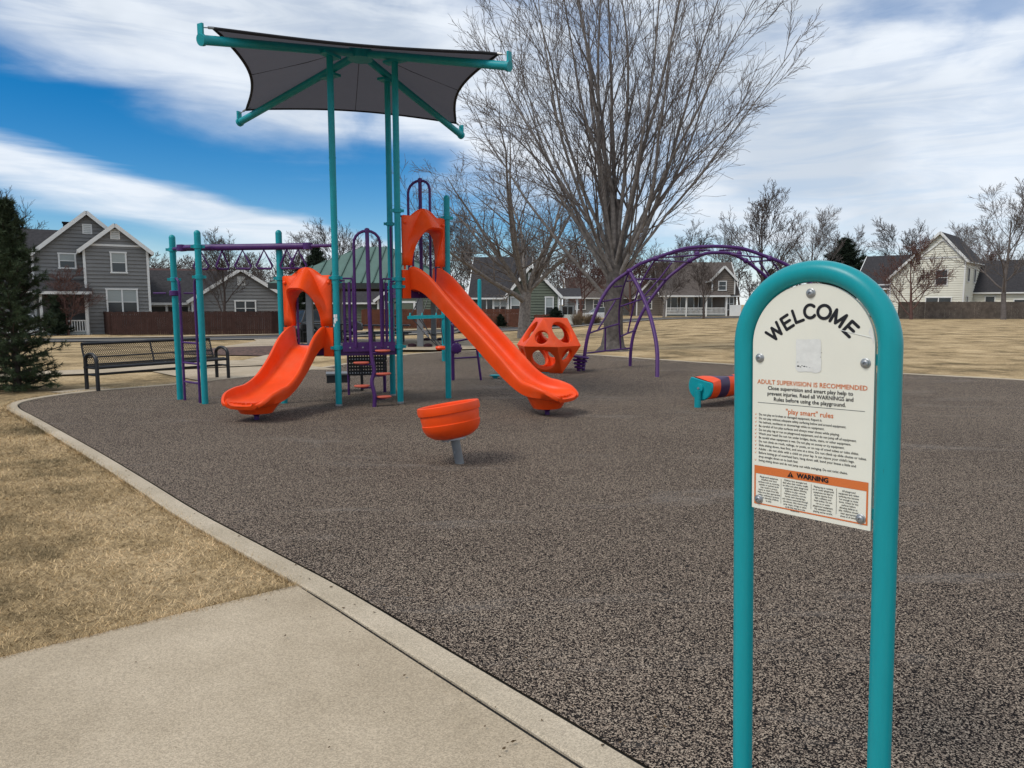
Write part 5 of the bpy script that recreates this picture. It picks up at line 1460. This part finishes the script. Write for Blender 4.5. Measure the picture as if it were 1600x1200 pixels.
def make_arch():
    MX = 5.30
    t = thing('arch_climber', 'purple arched tube climber standing in front of the tallest tree', 'climber', (MX, 17.6, 0)); o = Vector(t.location)
    def pts(px, y0, y1):
        n = len(px); return [aty(a, b, y0 + (y1 - y0) * i / (n - 1)) for i, (a, b) in enumerate(px)]
    A = pts([(911, 579), (914, 550), (920, 519), (933, 483), (945, 459), (960, 440), (983, 424), (999, 413), (1025, 403)], 17.48, 17.8); A[0].z = -.04
    A += [Vector((4.15, 17.85, 2.95)), Vector((4.55, 17.9, 3.01))]
    B = pts([(984.5, 572), (986, 545), (992, 516), (1008, 481), (1039, 439), (1061, 420), (1078, 407.5)], 18.76, 18.7); B[0].z = -.04
    B += [Vector((4.95, 18.68, 2.90))]
    J = aty(983.4, 424, 17.62); N1 = aty(1025, 404, 17.8); N2 = aty(1078, 407.5, 18.7)
    Cc = [J, aty(997, 448, 17.35), aty(1010, 477, 17.0), aty(1019, 505, 16.6), aty(1026.5, 545, 16.25), gnd(1027, 589)]; Cc[-1].z = -.04
    def mid_x(y): return 4.84 + .42 * (y - 17.6)               # the arch's middle plane runs askew to the view
    def mir(P): return [Vector((2 * mid_x(p.y) - p.x, p.y, p.z)) for p in P]
    def tb(P, r, name, s=5):
        m = MB(); m.tube([p - o for p in spline(P, s)], r, 10); m.build(name, PURPLE, t, smooth=60)
    tb(A + [Vector((mid_x(17.9), 17.9, 3.03))] + mir(A)[::-1], .043, 'rail'); tb(B + [Vector((mid_x(18.68), 18.68, 2.93))] + mir(B)[::-1], .043, 'rail')
    def along(P, y): return P
    tb(Cc, .046, 'leg'); tb(mir(Cc), .046, 'leg')
    segs = [([(914, 552), (984, 544)], 17.5, 18.74), ([(945.5, 547.5), (946, 512)], 18.05, 17.95), ([(970, 544.5), (967.5, 508), (968, 479), (973, 453), (983, 424)], 18.4, 17.65),
            ([(921, 520.5), (946, 512), (967.5, 506)], 17.52, 18.2), ([(970, 525.5), (992, 516)], 18.25, 18.7), ([(934.5, 515), (962, 469)], 17.75, 17.95), ([(981, 520), (991, 475), (1003, 440), (1024, 405)], 18.5, 17.85),
            ([(943, 471), (970, 466)], 17.6, 18.0), ([(969, 479), (1007, 466), (1016, 463)], 18.05, 18.65), ([(960, 448), (972, 447)], 17.65, 17.8), ([(980, 439.5), (1000, 436), (1041, 437)], 17.75, 18.7),
            ([(1006, 463), (1030, 436), (1050, 410)], 18.4, 18.3), ([(1026, 407), (1076, 409.5)], 17.8, 18.68), ([(1030, 402), (1060, 401), (1100, 397)], 17.85, 18.6), ([(1045, 398), (1075, 391), (1110, 391)], 18.2, 18.1)]
    for px, a, b in segs:
        P = pts(px, a, b)
        for Q in (P, mir(P)): tb(Q, .021, 'rung', 4)
    for p in (J, N1, N2, aty(1155, 396.5, 18.7)):
        for q in {tuple(p), tuple(mir([p])[0])}:
            m = MB(); m.lathe([(0, -.075), (.055, -.055), (.078, 0), (.055, .055), (0, .075)], Vector(q) - o, 12); m.build('joint', PURPLE, t, smooth=50)


def make_polyhedron():
    a = .79; zc = a * sqrt(2 / 3); d0 = radians(12)
    t = thing('polyhedron_climber', 'orange polyhedron climber with round holes between the tall slide and the arch climber', 'climber', (.87, 17.1, 0))
    V = []
    for k in range(6): an = d0 + radians(-90 + 60 * k); V.append(Vector((a * cos(an), a * sin(an), zc)))
    rt = a / sqrt(3)
    top = [Vector((rt * cos(d0 + radians(-120 + 120 * k)), rt * sin(d0 + radians(-120 + 120 * k)), 2 * zc)) for k in range(3)]
    bot = [Vector((rt * cos(d0 + radians(-60 + 120 * k)), rt * sin(d0 + radians(-60 + 120 * k)), 0)) for k in range(3)]
    allv = V + top + bot; cen = Vector((0, 0, zc))
    # faces by proximity: triangles and squares of the cuboctahedron
    import itertools
    def edge(p, q): return abs((p - q).length - a) < .02
    tris = [f for f in itertools.combinations(range(12), 3) if all(edge(allv[i], allv[j]) for i, j in itertools.combinations(f, 2))]
    sq = []
    for f in itertools.combinations(range(12), 4):
        ds = sorted((allv[i] - allv[j]).length for i, j in itertools.combinations(f, 2))
        if all(abs(x - a) < .02 for x in ds[:4]) and all(abs(x - a * sqrt(2)) < .03 for x in ds[4:]): sq.append(f)
    for f in tris + sq:
        P = [allv[i] for i in f]; c = sum(P, Vector()) / len(P); n = (c - cen).normalized()
        u = (P[0] - c).normalized(); w = n.cross(u); P.sort(key=lambda p: atan2((p - c).dot(w), (p - c).dot(u)))
        K = 36; k = len(P); rim = []
        for i in range(K):
            s = i * k / K; j = int(s); rim.append(P[j].lerp(P[(j + 1) % k], s - j))
        rad = .155 if k == 3 else .285; vs = list(rim)
        for rr, dep in ((rad + .035, .004), (rad + .01, -.004), (rad, -.02), (rad - .004, -.10), (rad + .03, -.115)):
            for p in rim:
                dd = (p - c).normalized(); vs.append(c + dd * rr + n * dep)
        vs += [cen + (p - cen) * .88 for p in rim]
        fs = [(r * K + i, r * K + (i + 1) % K, (r + 1) * K + (i + 1) % K, (r + 1) * K + i) for r in range(6) for i in range(K)]
        m = MB(); m.add(vs, fs); fix_normals(m.build('triangular_panel' if k == 3 else 'square_panel', ORANGE, t, smooth=35))
    m = MB(); m.box((0, 0, .0), (.5, .5, .03)); m.build('base', TEAL, t)
    b = Vector((1.62, 17.35, 0)); s = thing('corkscrew_stepper', 'purple ribbed corkscrew stepper beside the orange polyhedron climber', 'spinner', b)
    m = MB(); m.tube([(0, 0, -.03), (0, 0, .36)], .045, 10); m.build('post', PURPLE, s, smooth=True)
    for k in range(4):
        m = MB(); z = .08 + k * .085; r = .11 + .03 * k; m.lathe([(.04, z - .02), (r, z - .015), (r + .02, z + .015), (r, z + .035), (.04, z + .045)], n=16, M=Matrix.Rotation(.12, 3, 'Y')); m.build('disc', PURPLE, s, smooth=45)


def make_bowl():
    t = thing('bowl_spinner', 'orange tilted bowl spinner on a short grey post in the middle of the rubber', 'spinner', (-.54, 7.2, 0))
    tilt = Matrix.Rotation(radians(-9.5), 3, 'Y') @ Matrix.Rotation(radians(-4), 3, 'X')
    d = tilt @ Vector((0, 0, 1)); c = Vector((-.055, 0, .265))
    m = MB(); prof = [(0, 0), (.13, 0), (.20, .018), (.262, .06), (.292, .115), (.300, .16), (.292, .166), (.297, .20), (.303, .255), (.302, .262), (.316, .268), (.322, .30), (.318, .345), (.308, .352), (.292, .34), (.285, .30), (.275, .2), (.24, .12), (.12, .06), (0, .05)]
    m.lathe(prof, c, 44, tilt); m.build('bowl', ORANGE, t, smooth=38)
    m = MB(); m.tube([(0.012, 0, -.04), (-.045, 0, .27)], .046, 16); m.build('post', POSTGREY, t, smooth=40)
    m = MB(); m.lathe([(.0, -.016), (.13, -.016), (.13, .003), (0, .003)], c, 20, tilt); m.build('bearing_plate', STEEL, t, smooth=40)
    m = MB()
    for k in range(6): p = c + tilt @ Vector((.11 * cos(k * 1.05), .11 * sin(k * 1.05), -.022)); m.box(p, (.014, .014, .014), k)
    m.box((-.042, -.03, .12), (.012, .04, .02)); m.build('bolt', STEEL, t)


def make_roller():
    a = radians(40)
    t = thing('log_roller', 'teal-ended log roller with twisted orange and purple segments half hidden by the sign', 'spinner', (3.02, 11.28, 0), a)
    # local x is the axis
    R0, n = .222, 28; cy = .33
    MP = [ORANGE, mat('deep_purple_plastic', (.035, .012, .06), .4, .45), TEAL]
    def ring(x, tw, cut=.10):
        out = []
        for k in range(n):
            an = 2 * pi * k / n; y, z = R0 * cos(an), R0 * sin(an)
            out.append((x, y, cy + min(z, cut + .035 * sin(tw + y * 6))))
        return out
    seg, L = 6, 1.5
    for s in range(seg):
        vs = []; rows = 7
        for r in range(rows):
            u = r / (rows - 1); base = s * L / seg + u * L / seg
            for k, p in enumerate(ring(0, base * 5)):
                an = 2 * pi * k / n; vs.append((.02 + base + .09 * cos(an) * (1 if 0 < s or r > 0 else .2), p[1] * (.985 + .015 * sin(u * pi)), p[2]))
        fs = [(r * n + k, r * n + (k + 1) % n, (r + 1) * n + (k + 1) % n, (r + 1) * n + k) for r in range(rows - 1) for k in range(n)]
        m = MB(); m.add(vs, fs); fix_normals(m.build('roller_segment', MP[s % 2], t, smooth=40))
    for x, s in ((-.02, -1), (L + .06, 1)):
        m = MB(); ra = ring(x - .03 * s * -1, 0); rb = ring(x + .05 * s, 0); vs = [(p[0], p[1] * 1.04, cy + (p[2] - cy) * 1.04) for p in ra] + [(p[0] , p[1] * .96, cy + (p[2] - cy) * .96) for p in rb]
        fs = [(k, (k + 1) % n, n + (k + 1) % n, n + k) for k in range(n)] + [tuple(range(n)), tuple(range(2 * n - 1, n - 1, -1))]
        m.add(vs, fs); e = fix_normals(m.build('end_cap', TEAL, t, smooth=40))
        Mx = Matrix.Rotation(pi / 2 * s, 3, 'Y')
        m = MB(); m.lathe([(.075, 0), (.07, .035), (.045, .04), (0, .04)], (x + .05 * s, 0, cy - .03), 14, Mx); m.build('hub', TEAL, e, smooth=40)
        m = MB(); m.lathe([(.022, .04), (.02, .055), (0, .056)], (x + .05 * s, 0, cy - .03), 8, Mx); m.build('bolt', STEEL, e)
        m = MB(); m.tube([(x + .10 * s, 0, -.04), (x + .10 * s, 0, cy - .06)], .052, 14); m.build('support_post', TEAL, t, smooth=40)


# ------------------------------------------------------------------ welcome sign
def make_sign():
    Lf, Rt = aty(1161, 700, 2.18), aty(1386, 700, 1.87)
    ctr = Vector(((Lf.x + Rt.x) / 2, (Lf.y + Rt.y) / 2, 0)); ux = Vector((Rt.x - Lf.x, Rt.y - Lf.y, 0)); W2 = ux.length / 2; ux.normalize()
    ang = atan2(ux.y, ux.x)
    t = thing('welcome_sign', 'teal looped-tube welcome sign with a cream playground rules panel in the foreground', 'sign', ctr, ang)
    lean = radians(-1.75)                      # the whole sign leans a little to the left
    t.rotation_euler = (Matrix.Rotation(lean, 3, 'Y') @ Matrix.Rotation(ang, 3, 'Z')).to_euler(); t.location.x += 1.3 * sin(-lean)
    # local: x right, z up, -y towards the reader
    r = .0300; ztop = 1.742 - r; zc = ztop - W2
    m = MSIGN = mat('sign_teal_coat', (.002, .275, .31), .34, .35)
    nt = m.node_tree; b = nt.nodes['Principled BSDF']; tc = nt.nodes.new('ShaderNodeTexCoord'); mp = nt.nodes.new('ShaderNodeMapping'); mp.inputs['Scale'].default_value = (30, 30, 5)
    n = nt.nodes.new('ShaderNodeTexNoise'); n.inputs['Scale'].default_value = 1.6; n.inputs['Detail'].default_value = 9; n.inputs['Roughness'].default_value = .75
    nt.links.new(tc.outputs['Object'], mp.inputs[0]); nt.links.new(mp.outputs[0], n.inputs['Vector'])
    rp = nt.nodes.new('ShaderNodeValToRGB'); e = rp.color_ramp.elements; e[0].position = .285; e[0].color = (.02, .06, .065, 1); e[1].position = .325; e[1].color = (.002, .262, .295, 1); k = e.new(.8); k.color = (.004, .295, .33, 1)
    nt.links.new(n.outputs[0], rp.inputs[0]); nt.links.new(rp.outputs[0], b.inputs['Base Color'])
    path = [(-W2, 0, -.05)] + [(-W2, 0, z) for z in np.linspace(.2, zc, 6)] + [(-W2 * cos(a), 0, zc + W2 * sin(a)) for a in np.linspace(.08, pi - .08, 30)] + [(W2, 0, z) for z in np.linspace(zc, .2, 6)] + [(W2, 0, -.05)]
    m = MB(); m.tube(path, r, 24); m.build('tube_frame', MSIGN, t, smooth=60)
    pw = W2 - r - .004; z0, z1 = 1.005, zc + pw; yF = -.012
    outline = [(-pw, z0), (pw, z0)] + [(pw * cos(a), zc + pw * sin(a)) for a in np.linspace(0, pi, 40)]
    m = MB(); m.prism(outline, .013, (0, yF, 0), (1, 0, 0), (0, 0, 1)); pn = fix_normals(m.build('panel', [CREAM, DARKGAP], t))
    # narrow mounting tabs between tube and panel
    for x, z in ((-pw - .008, 1.47), (pw + .008, 1.47), (-pw - .008, 1.08), (pw + .008, 1.05), (-pw - .008, 1.26)):
        m = MB(); m.box((x, .002, z), (.034, .010, .030)); m.build('mount_tab', MSIGN, t)
    h = z1 - z0
    kx = pw / .1575; kz = h / .70
    def Z(v): return z0 + v * kz
    fy = yF - .0008
    def text(body, x, v, size, mt, al='CENTER', width=None, bold=0.0, rot=0.0, name='lettering', off=0.0, sy=1.0):
        cu = bpy.data.curves.new('txt', 'FONT'); cu.body = body; cu.size = size; cu.align_x = al; cu.align_y = 'CENTER'; cu.resolution_u = 2; cu.space_line = 1.02
        ob = bpy.data.objects.new('txt', cu); C.objects.link(ob)
        dg = bpy.context.evaluated_depsgraph_get(); me = bpy.data.meshes.new_from_object(ob.evaluated_get(dg)); bpy.data.objects.remove(ob); bpy.data.curves.remove(cu)
        co = np.zeros(len(me.vertices) * 3); me.vertices.foreach_get('co', co); co = co.reshape(-1, 3)
        s = 1.0
        if width and len(co): s = width / max(1e-6, co[:, 0].max() - co[:, 0].min())
        X, Y = co[:, 0] * s, co[:, 1] * sy
        cr, sr = cos(rot), sin(rot)
        out = np.stack([x * kx + (X * cr - Y * sr), np.full(len(co), fy - off), Z(v) + X * sr + Y * cr], 1)
        me.vertices.foreach_set('co', out.ravel().astype(np.float32)); me.update(); me.materials.clear(); me.materials.append(mt)
        me.name = name
        if bold:
            fc = [tuple(p.vertices) for p in me.polygons]; nv = len(out); V = []; Fa = []
            for k, (dx, dz) in enumerate(((-1, 0), (1, 0), (0, .8), (0, -.8))):
                V += [(p[0] + dx * bold, p[1] - k * .00006, p[2] + dz * bold) for p in out]; Fa += [tuple(i + k * nv for i in f) for f in fc]
            me = bpy.data.meshes.new(name); me.from_pydata(V, [], Fa); me.materials.append(mt)
        o = bpy.data.objects.new(name, me); C.objects.link(o); o.parent = pn
        return o
    # WELCOME on an arc
    RA, cv = .118, .502
    arc = lambda a0, a1, cx, cz, rx, rz: [(cx + rx * cos(radians(q)), cz + rz * sin(radians(q))) for q in np.linspace(a0, a1, 22)]
    GL = {'W': [[(-.62, .5), (-.31, -.5), (0, .42), (.31, -.5), (.62, .5)]], 'E': [[(.33, .5), (-.33, .5), (-.33, -.5), (.35, -.5)], [(-.33, .02), (.28, .02)]], 'L': [[(-.32, .5), (-.32, -.5), (.32, -.5)]],
          'C': [arc(42, 318, .03, 0, .46, .51)], 'O': [arc(0, 360, 0, 0, .50, .51)], 'M': [[(-.44, -.5), (-.44, .5), (0, -.42), (.44, .5), (.44, -.5)]]}
    for ch, lx, lv, a in zip('WELCOME', (-.0950, -.0620, -.0330, -.0020, .0345, .0695, .1000), (.5590, .5880, .6080, .6195, .6175, .5990, .5690), (43, 32, 20, 5, -13, -31, -43)):
        th = radians(a); m = MB(); hh, sw = .0355, .0042; k = 0
        def place(x, z): X, Y = x * hh, z * hh; return (lx * kx + X * cos(th) - Y * sin(th), fy - .00004 * k, Z(lv) + X * sin(th) + Y * cos(th))
        for pl in GL[ch]:
            for (x0_, z0_), (x1_, z1_) in zip(pl[:-1], pl[1:]):
                d = Vector((x1_ - x0_, z1_ - z0_)); L_ = d.length; d /= L_; nn = Vector((-d.y, d.x)) * sw / hh; k += 1
                ring = [(x0_ + nn.x * cos(q) - d.x * sin(q) * sw / hh, z0_ + nn.y * cos(q) - d.y * sin(q) * sw / hh) for q in np.linspace(0, pi, 7)] + [(x1_ - nn.x * cos(q) + d.x * sin(q) * sw / hh, z1_ - nn.y * cos(q) + d.y * sin(q) * sw / hh) for q in np.linspace(0, pi, 7)]
                m.add([place(*q) for q in ring], [tuple(range(14))])
        m.build('lettering', INK, pn)
    text('ADULT SUPERVISION IS RECOMMENDED', 0.0, .404, .0185, RUST, width=.286 * kx, bold=.0003)
    for i, s in enumerate(('Close supervision and smart play help to', 'prevent injuries. Read all WARNINGS and', 'Rules before using the playground.')):
        text(s, -.002, .386 - i * .0168, .0160, INK, width=(.222, .224, .188)[i] * kx, bold=.0003)
    text('"play smart" rules', 0.0, .318, .0205, RUST, width=.124 * kx, bold=.0003)
    rules = ['Do not play on broken or damaged equipment. Report it.', 'Do not play without adequate safety surfacing below and around equipment.', 'No helmets, necklaces or drawstrings while on equipment.',
             'Be careful of hot play surfaces and always wear shoes while playing.', 'Do not play tag or run on playground equipment, and do not jump off of equipment.', 'Watch your head! Do not run under bridges, decks, stairs, or other equipment.',
             'Be careful when equipment is wet. Do not play on snowy or icy equipment.', 'Do not climb on roofs, railings, or posts, or on top of crawl tubes or tube slides.', 'Slide sitting down, feet first, and one at a time. Do not climb up slide chutes or tubes.',
             "Adults - do not slide with a child on your lap. It can injure your child's legs.", 'Before letting go of overhead bars, hang down still, bend your knees a little and', 'drop straight down on to both feet.', 'Swing sitting down and do not jump out while swinging. Do not twist chains.']
    for i, s in enumerate(rules):
        v = .3015 - i * .01215; text(s, -.1385, v, .0098, INK, 'LEFT', width=len(s) * .00318 * kx, bold=.00010)
        if i != 11:
            m = MB(); x, z = -.1475 * kx, Z(v); m.add([(x - .003, fy, z), (x - .0015, fy, z - .0012), (x - .0005, fy, z - .004), (x + .0045, fy, z + .005), (x - .0003, fy, z - .0015), (x - .0015, fy, z + .0012)], [(0, 1, 2, 4, 5), (2, 3, 4)]); m.build('check_mark', RUST, pn)
    def flat(name, x0, v0, x1, v1, mt, o=0.0):
        m = MB(); m.add([(x0 * kx, fy - o, Z(v0)), (x1 * kx, fy - o, Z(v0)), (x1 * kx, fy - o, Z(v1)), (x0 * kx, fy - o, Z(v1))], [(0, 1, 2, 3)]); return m.build(name, mt, pn)
    flat('divider_line', -.142, .3385, .138, .3397, INK)
    flat('warning_band', -.1505, .113, .1505, .1385, RUST); flat('border_line', -.1505, .014, -.1462, .113, RUST); flat('border_line', .1462, .014, .1505, .113, RUST); flat('border_line', -.1462, .014, .1462, .0182, RUST)
    text('WARNING', .012, .1255, .0195, INK, width=.082 * kx, bold=.0010, off=.0008)
    m = MB(); x, z = -.047 * kx, Z(.1255); m.add([(x - .0095, fy - .0008, z - .0075), (x + .0095, fy - .0008, z - .0075), (x, fy - .0008, z + .0088)], [(0, 1, 2)]); m.build('warning_triangle', INK, pn)
    m = MB(); m.add([(x - .0012, fy - .0014, z + .0030), (x - .0006, fy - .0014, z - .0025), (x + .0006, fy - .0014, z - .0025), (x + .0012, fy - .0014, z + .0030)], [(0, 1, 2, 3)]); m.box((x, fy - .0014, z - .0048), (.002, .0001, .002)); m.build('exclamation_mark', RUST, pn)
    cols = ['Playground equipment\ninstalled over hard\nsurfaces such as concrete,\nasphalt, or packed earth\nmay result in serious\ninjury or death from falls.\nMake sure that appropriate\nsafety surfacing is present\nbefore allowing children\nto play.',
            'Children have strangled and\ndied when their clothes caught\non slides and other playground\nequipment. Before allowing\nchildren to play, remove:\nhelmets, ponchos, scarves,\nhoods, neck drawstrings,\nand mittens connected through\nthe sleeves. Also remove any\njump ropes, strings or other\ncords that may be in the\nequipment.',
            'Playing tag or running\non or under playground\nequipment can lead to\nserious injuries from\nfalls, collisions and\nhead strikes. Do not\nrun on or under\nplayground equipment.\nPay attention while\nplaying and be careful.',
            'All playground\nequipment and rubber\nsurfacing may become\nhot enough to cause\nburns. Check for hot\nsurfaces before\nallowing children to\nplay. Children should\nwear appropriate\nshoes at all times.']
    for s, xc, wd, vc in zip(cols, (-.108, -.034, .040, .104), (.064, .070, .054, .050), (.0665, .0600, .0640, .0650)):
        text(s, xc, vc, .0078, INK, width=wd * kx, bold=.00004)
    for x in (-.0735, .0085, .0735): flat('column_line', x, .030, x + .0008, .107, INK)
    # sticker residue and a torn corner of the laminate
    rng = random.Random(4)
    resid = mat('sticker_residue', (.69, .685, .65), .7, .2, var=.08, vscale=60)
    m = MB(); ol = []
    for i in range(40):
        a = 2 * pi * i / 40; sx, sz = max(-1, min(1, 1.35 * cos(a))), max(-1, min(1, 1.35 * sin(a))); j = rng.uniform(.93, 1.0)
        ol.append((-.004 + .034 * kx * sx * j, fy - .0003, Z(.49) + .048 * sz * j))
    m.add(ol, [tuple(range(40))]); m.build('sticker_residue', resid, pn)
    m = MB()
    for (x, v, w) in ((-.030, .458, .006), (-.024, .456, .004), (-.020, .460, .003), (-.014, .458, .005), (-.008, .457, .004), (.0, .455, .002), (-.031, .470, .002), (.03, .50, .003), (.028, .487, .003)):
        q = rng.uniform(.3, .9); m.box((x * kx, fy - .0006, Z(v)), (w, .0002, w * q), 0)
    m.build('sticker_scribble', INK, pn)
    m = MB(); m.add([(pw * .90, fy - .0004, Z(.560)), (pw * .985, fy - .0004, Z(.528)), (pw * .98, fy - .0004, Z(.552)), (pw * .93, fy - .0004, Z(.575))], [(0, 1, 2, 3)]); m.build('worn_patch', resid, pn)
    m = MB(); m.tube([(.075 * kx, fy - .0004, Z(.566)), (.11 * kx, fy - .0004, Z(.556)), (.150 * kx, fy - .0004, Z(.545))], .0008, 4); m.build('scratch', WHITE, pn)
    # bolts
    for x, v in ((0.0, .672), (-.137, .478), (.137, .474), (-.137, .030), (.134, .030)):
        Mx = Matrix.Rotation(pi / 2, 3, 'X'); c = (x * kx, yF, Z(v)); m = MB(); m.lathe([(.0135, 0), (.0135, .0018), (.0115, .0032), (.0108, .0034), (.0100, .0055), (.0075, .0082), (.0042, .0088), (.004, .0055), (0, .0055)], c, 24, Mx); m.build('bolt', STEEL, t, smooth=40)


# ------------------------------------------------------------------ lawn blades near the camera
def make_grass():
    rng = np.random.default_rng(1)
    N_ = 620000
    r = 2.6 + 11.5 * rng.random(N_) ** 1.25; a = np.radians(-75 + 72 * rng.random(N_))
    x, y = r * np.sin(a), r * np.cos(a)
    poly = np.array([(p.x, p.y) for p in OUTER])
    def inside(px, py, pg):
        res = np.zeros(len(px), bool); j = len(pg) - 1
        for i in range(len(pg)):
            xi, yi = pg[i]; xj, yj = pg[j]
            if yi != yj:
                c = ((yi > py) != (yj > py)) & (px < (xj - xi) * (py - yi) / (yj - yi) + xi); res ^= c
            j = i
        return res
    jit = 0.022
    xj, yj = x + rng.normal(0, jit, N_), y + rng.normal(0, jit, N_)
    keep = ~inside(xj, yj, poly) & ~inside(xj, yj, np.array([(p.x, p.y) for p in walk]))
    x, y, r = x[keep], y[keep], r[keep]
    # ragged tufts that creep over the edges of the curb and the sidewalk
    ex, ey = [], []
    op = [p for p in OUTER if p.x < -1.1 and p.y < 14.2]
    segs = list(zip(op[:-1], op[1:])) + [(walk[-1], walk[0])] * 3
    for A_, B_ in segs:
        if (B_ - A_).length > 8 or (B_ - A_).length < 1e-4: continue
        k = int((B_ - A_).length * 900); tt = rng.random(k); d_ = (B_ - A_).normalized()
        off = np.abs(rng.normal(0, .016, k)) * (0.3 + 1.4 * (np.sin(tt * 37 + A_.x * 9) > .1)) * rng.choice([-1, 1], k)
        ex.append(A_.x + (B_.x - A_.x) * tt - d_.y * off); ey.append(A_.y + (B_.y - A_.y) * tt + d_.x * off)
    ex, ey = np.concatenate(ex), np.concatenate(ey)
    x = np.concatenate([x, ex]); y = np.concatenate([y, ey]); r = np.concatenate([r, np.hypot(ex, ey)]); n = len(x)
    L = rng.uniform(.014, .048, n) * (1 + .03 * r); th = rng.uniform(0, 2 * pi, n); tilt = rng.uniform(.1, .85, n); tilt[-len(ex):] = rng.uniform(.35, 1.1, len(ex)); L[-len(ex):] *= 1.25; w = rng.uniform(.0010, .0018, n) * (1 + .14 * r)
    z = np.full(n, -.019)
    dx, dy, dz = np.cos(th) * np.cos(tilt) * L, np.sin(th) * np.cos(tilt) * L, np.sin(tilt) * L
    ph = rng.uniform(0, 2 * pi, n); sx, sy = np.cos(ph) * w, np.sin(ph) * w
    co = np.empty((n, 3, 3), np.float32)
    co[:, 0] = np.stack([x - sx, y - sy, z], 1); co[:, 1] = np.stack([x + sx, y + sy, z], 1); co[:, 2] = np.stack([x + dx, y + dy, z + dz], 1)
    me = bpy.data.meshes.new('grass'); me.vertices.add(3 * n); me.vertices.foreach_set('co', co.ravel()); me.loops.add(3 * n); me.loops.foreach_set('vertex_index', np.arange(3 * n, dtype=np.int32))
    me.polygons.add(n); me.polygons.foreach_set('loop_start', np.arange(0, 3 * n, 3, dtype=np.int32)); me.polygons.foreach_set('loop_total', np.full(n, 3, np.int32)); me.update(); me.materials.append(MATS['blades'])
    o = bpy.data.objects.new('grass', me); C.objects.link(o); tag(o, 'short dormant tan grass blades along the curb and sidewalk', 'grass'); o['kind'] = 'stuff'


def make_debris():
    rng = random.Random(12); V, Fc = [], []
    def flake(x, y, z, sz):
        a = rng.uniform(0, 6.28); o = len(V); n = 5
        for k in range(n):
            q = a + 2 * pi * k / n; r_ = sz * rng.uniform(.35, 1) * (1 if k % 2 else .5); V.append((x + r_ * cos(q), y + r_ * sin(q), z + rng.uniform(.001, .4 * sz)))
        Fc.append(tuple(range(o, o + n)))
    for i in range(170):                      # blown against the curb
        p = LOOP[rng.randrange(8, 34)]; q = p + Vector((rng.gauss(0, .25), rng.gauss(0, .25), 0)); flake(q.x, q.y, .014, rng.uniform(.006, .016))
    for i in range(45): flake(rng.uniform(-2.4, .3), rng.uniform(1.9, 3.4), .004, rng.uniform(.004, .009))
    for i in range(120): flake(rng.uniform(-6, 9), rng.uniform(4, 15), .003, rng.uniform(.008, .02))
    b = MB(); b.add(V, Fc); o = b.build('leaf_litter', mat('dry_leaf_bits', (.10, .065, .035), .9, .1, var=.6, vscale=30)); tag(o, 'scattered bits of dry leaf on the paving and rubber', 'leaves'); o['kind'] = 'stuff'


make_debris()
make_houses()
fence('wooden_fence', 'dark brown board fence in front of the grey houses', [(-34.0, 58.0), (-28.2, 50.4), (-17.2, 51.6), (-13.2, 56.4)], 1.62, FENCE_BROWN)
fence('wooden_fence', 'reddish brown board fence before the olive and green houses', [(-13.0, 62.5), (-6.0, 65.5), (1.1, 67.0), (1.5, 70.0)], 1.70, FENCE_RED)
fence('wooden_fence', 'low reddish brown fence right of the spreading tree, by the green house', [(2.2, 70.2), (4.6, 70.3)], 1.1, FENCE_RED)
fence('wooden_fence', 'weathered grey board fence before the cream house at right', [(42.2, 78.6), (80, 77.5)], 1.85, FENCE_GREY)
make_pavilion()
make_car('parked_suv', 'dark grey parked car on the road seen through the barrier bars', (-12.9, 50.2, tz(-12.9, 50) + .04), radians(40 + 180), DKGREY, True)
make_car('parked_car', 'white car parked beside the green house, left of the big trunk', (10.4, 84, tz(10.4, 84)), radians(12), CARWHITE)
make_car('parked_car', 'white vehicle with red tail lamp half hidden behind the pine', (-34.6, 52.0, tz(-34.6, 52)), radians(175), CARWHITE)
make_bin()
make_bench()
make_structure()
make_rope_climber()
make_arch()
make_polyhedron()
make_bowl()
make_roller()
make_sign()
make_pines()
make_trees()
make_grass()
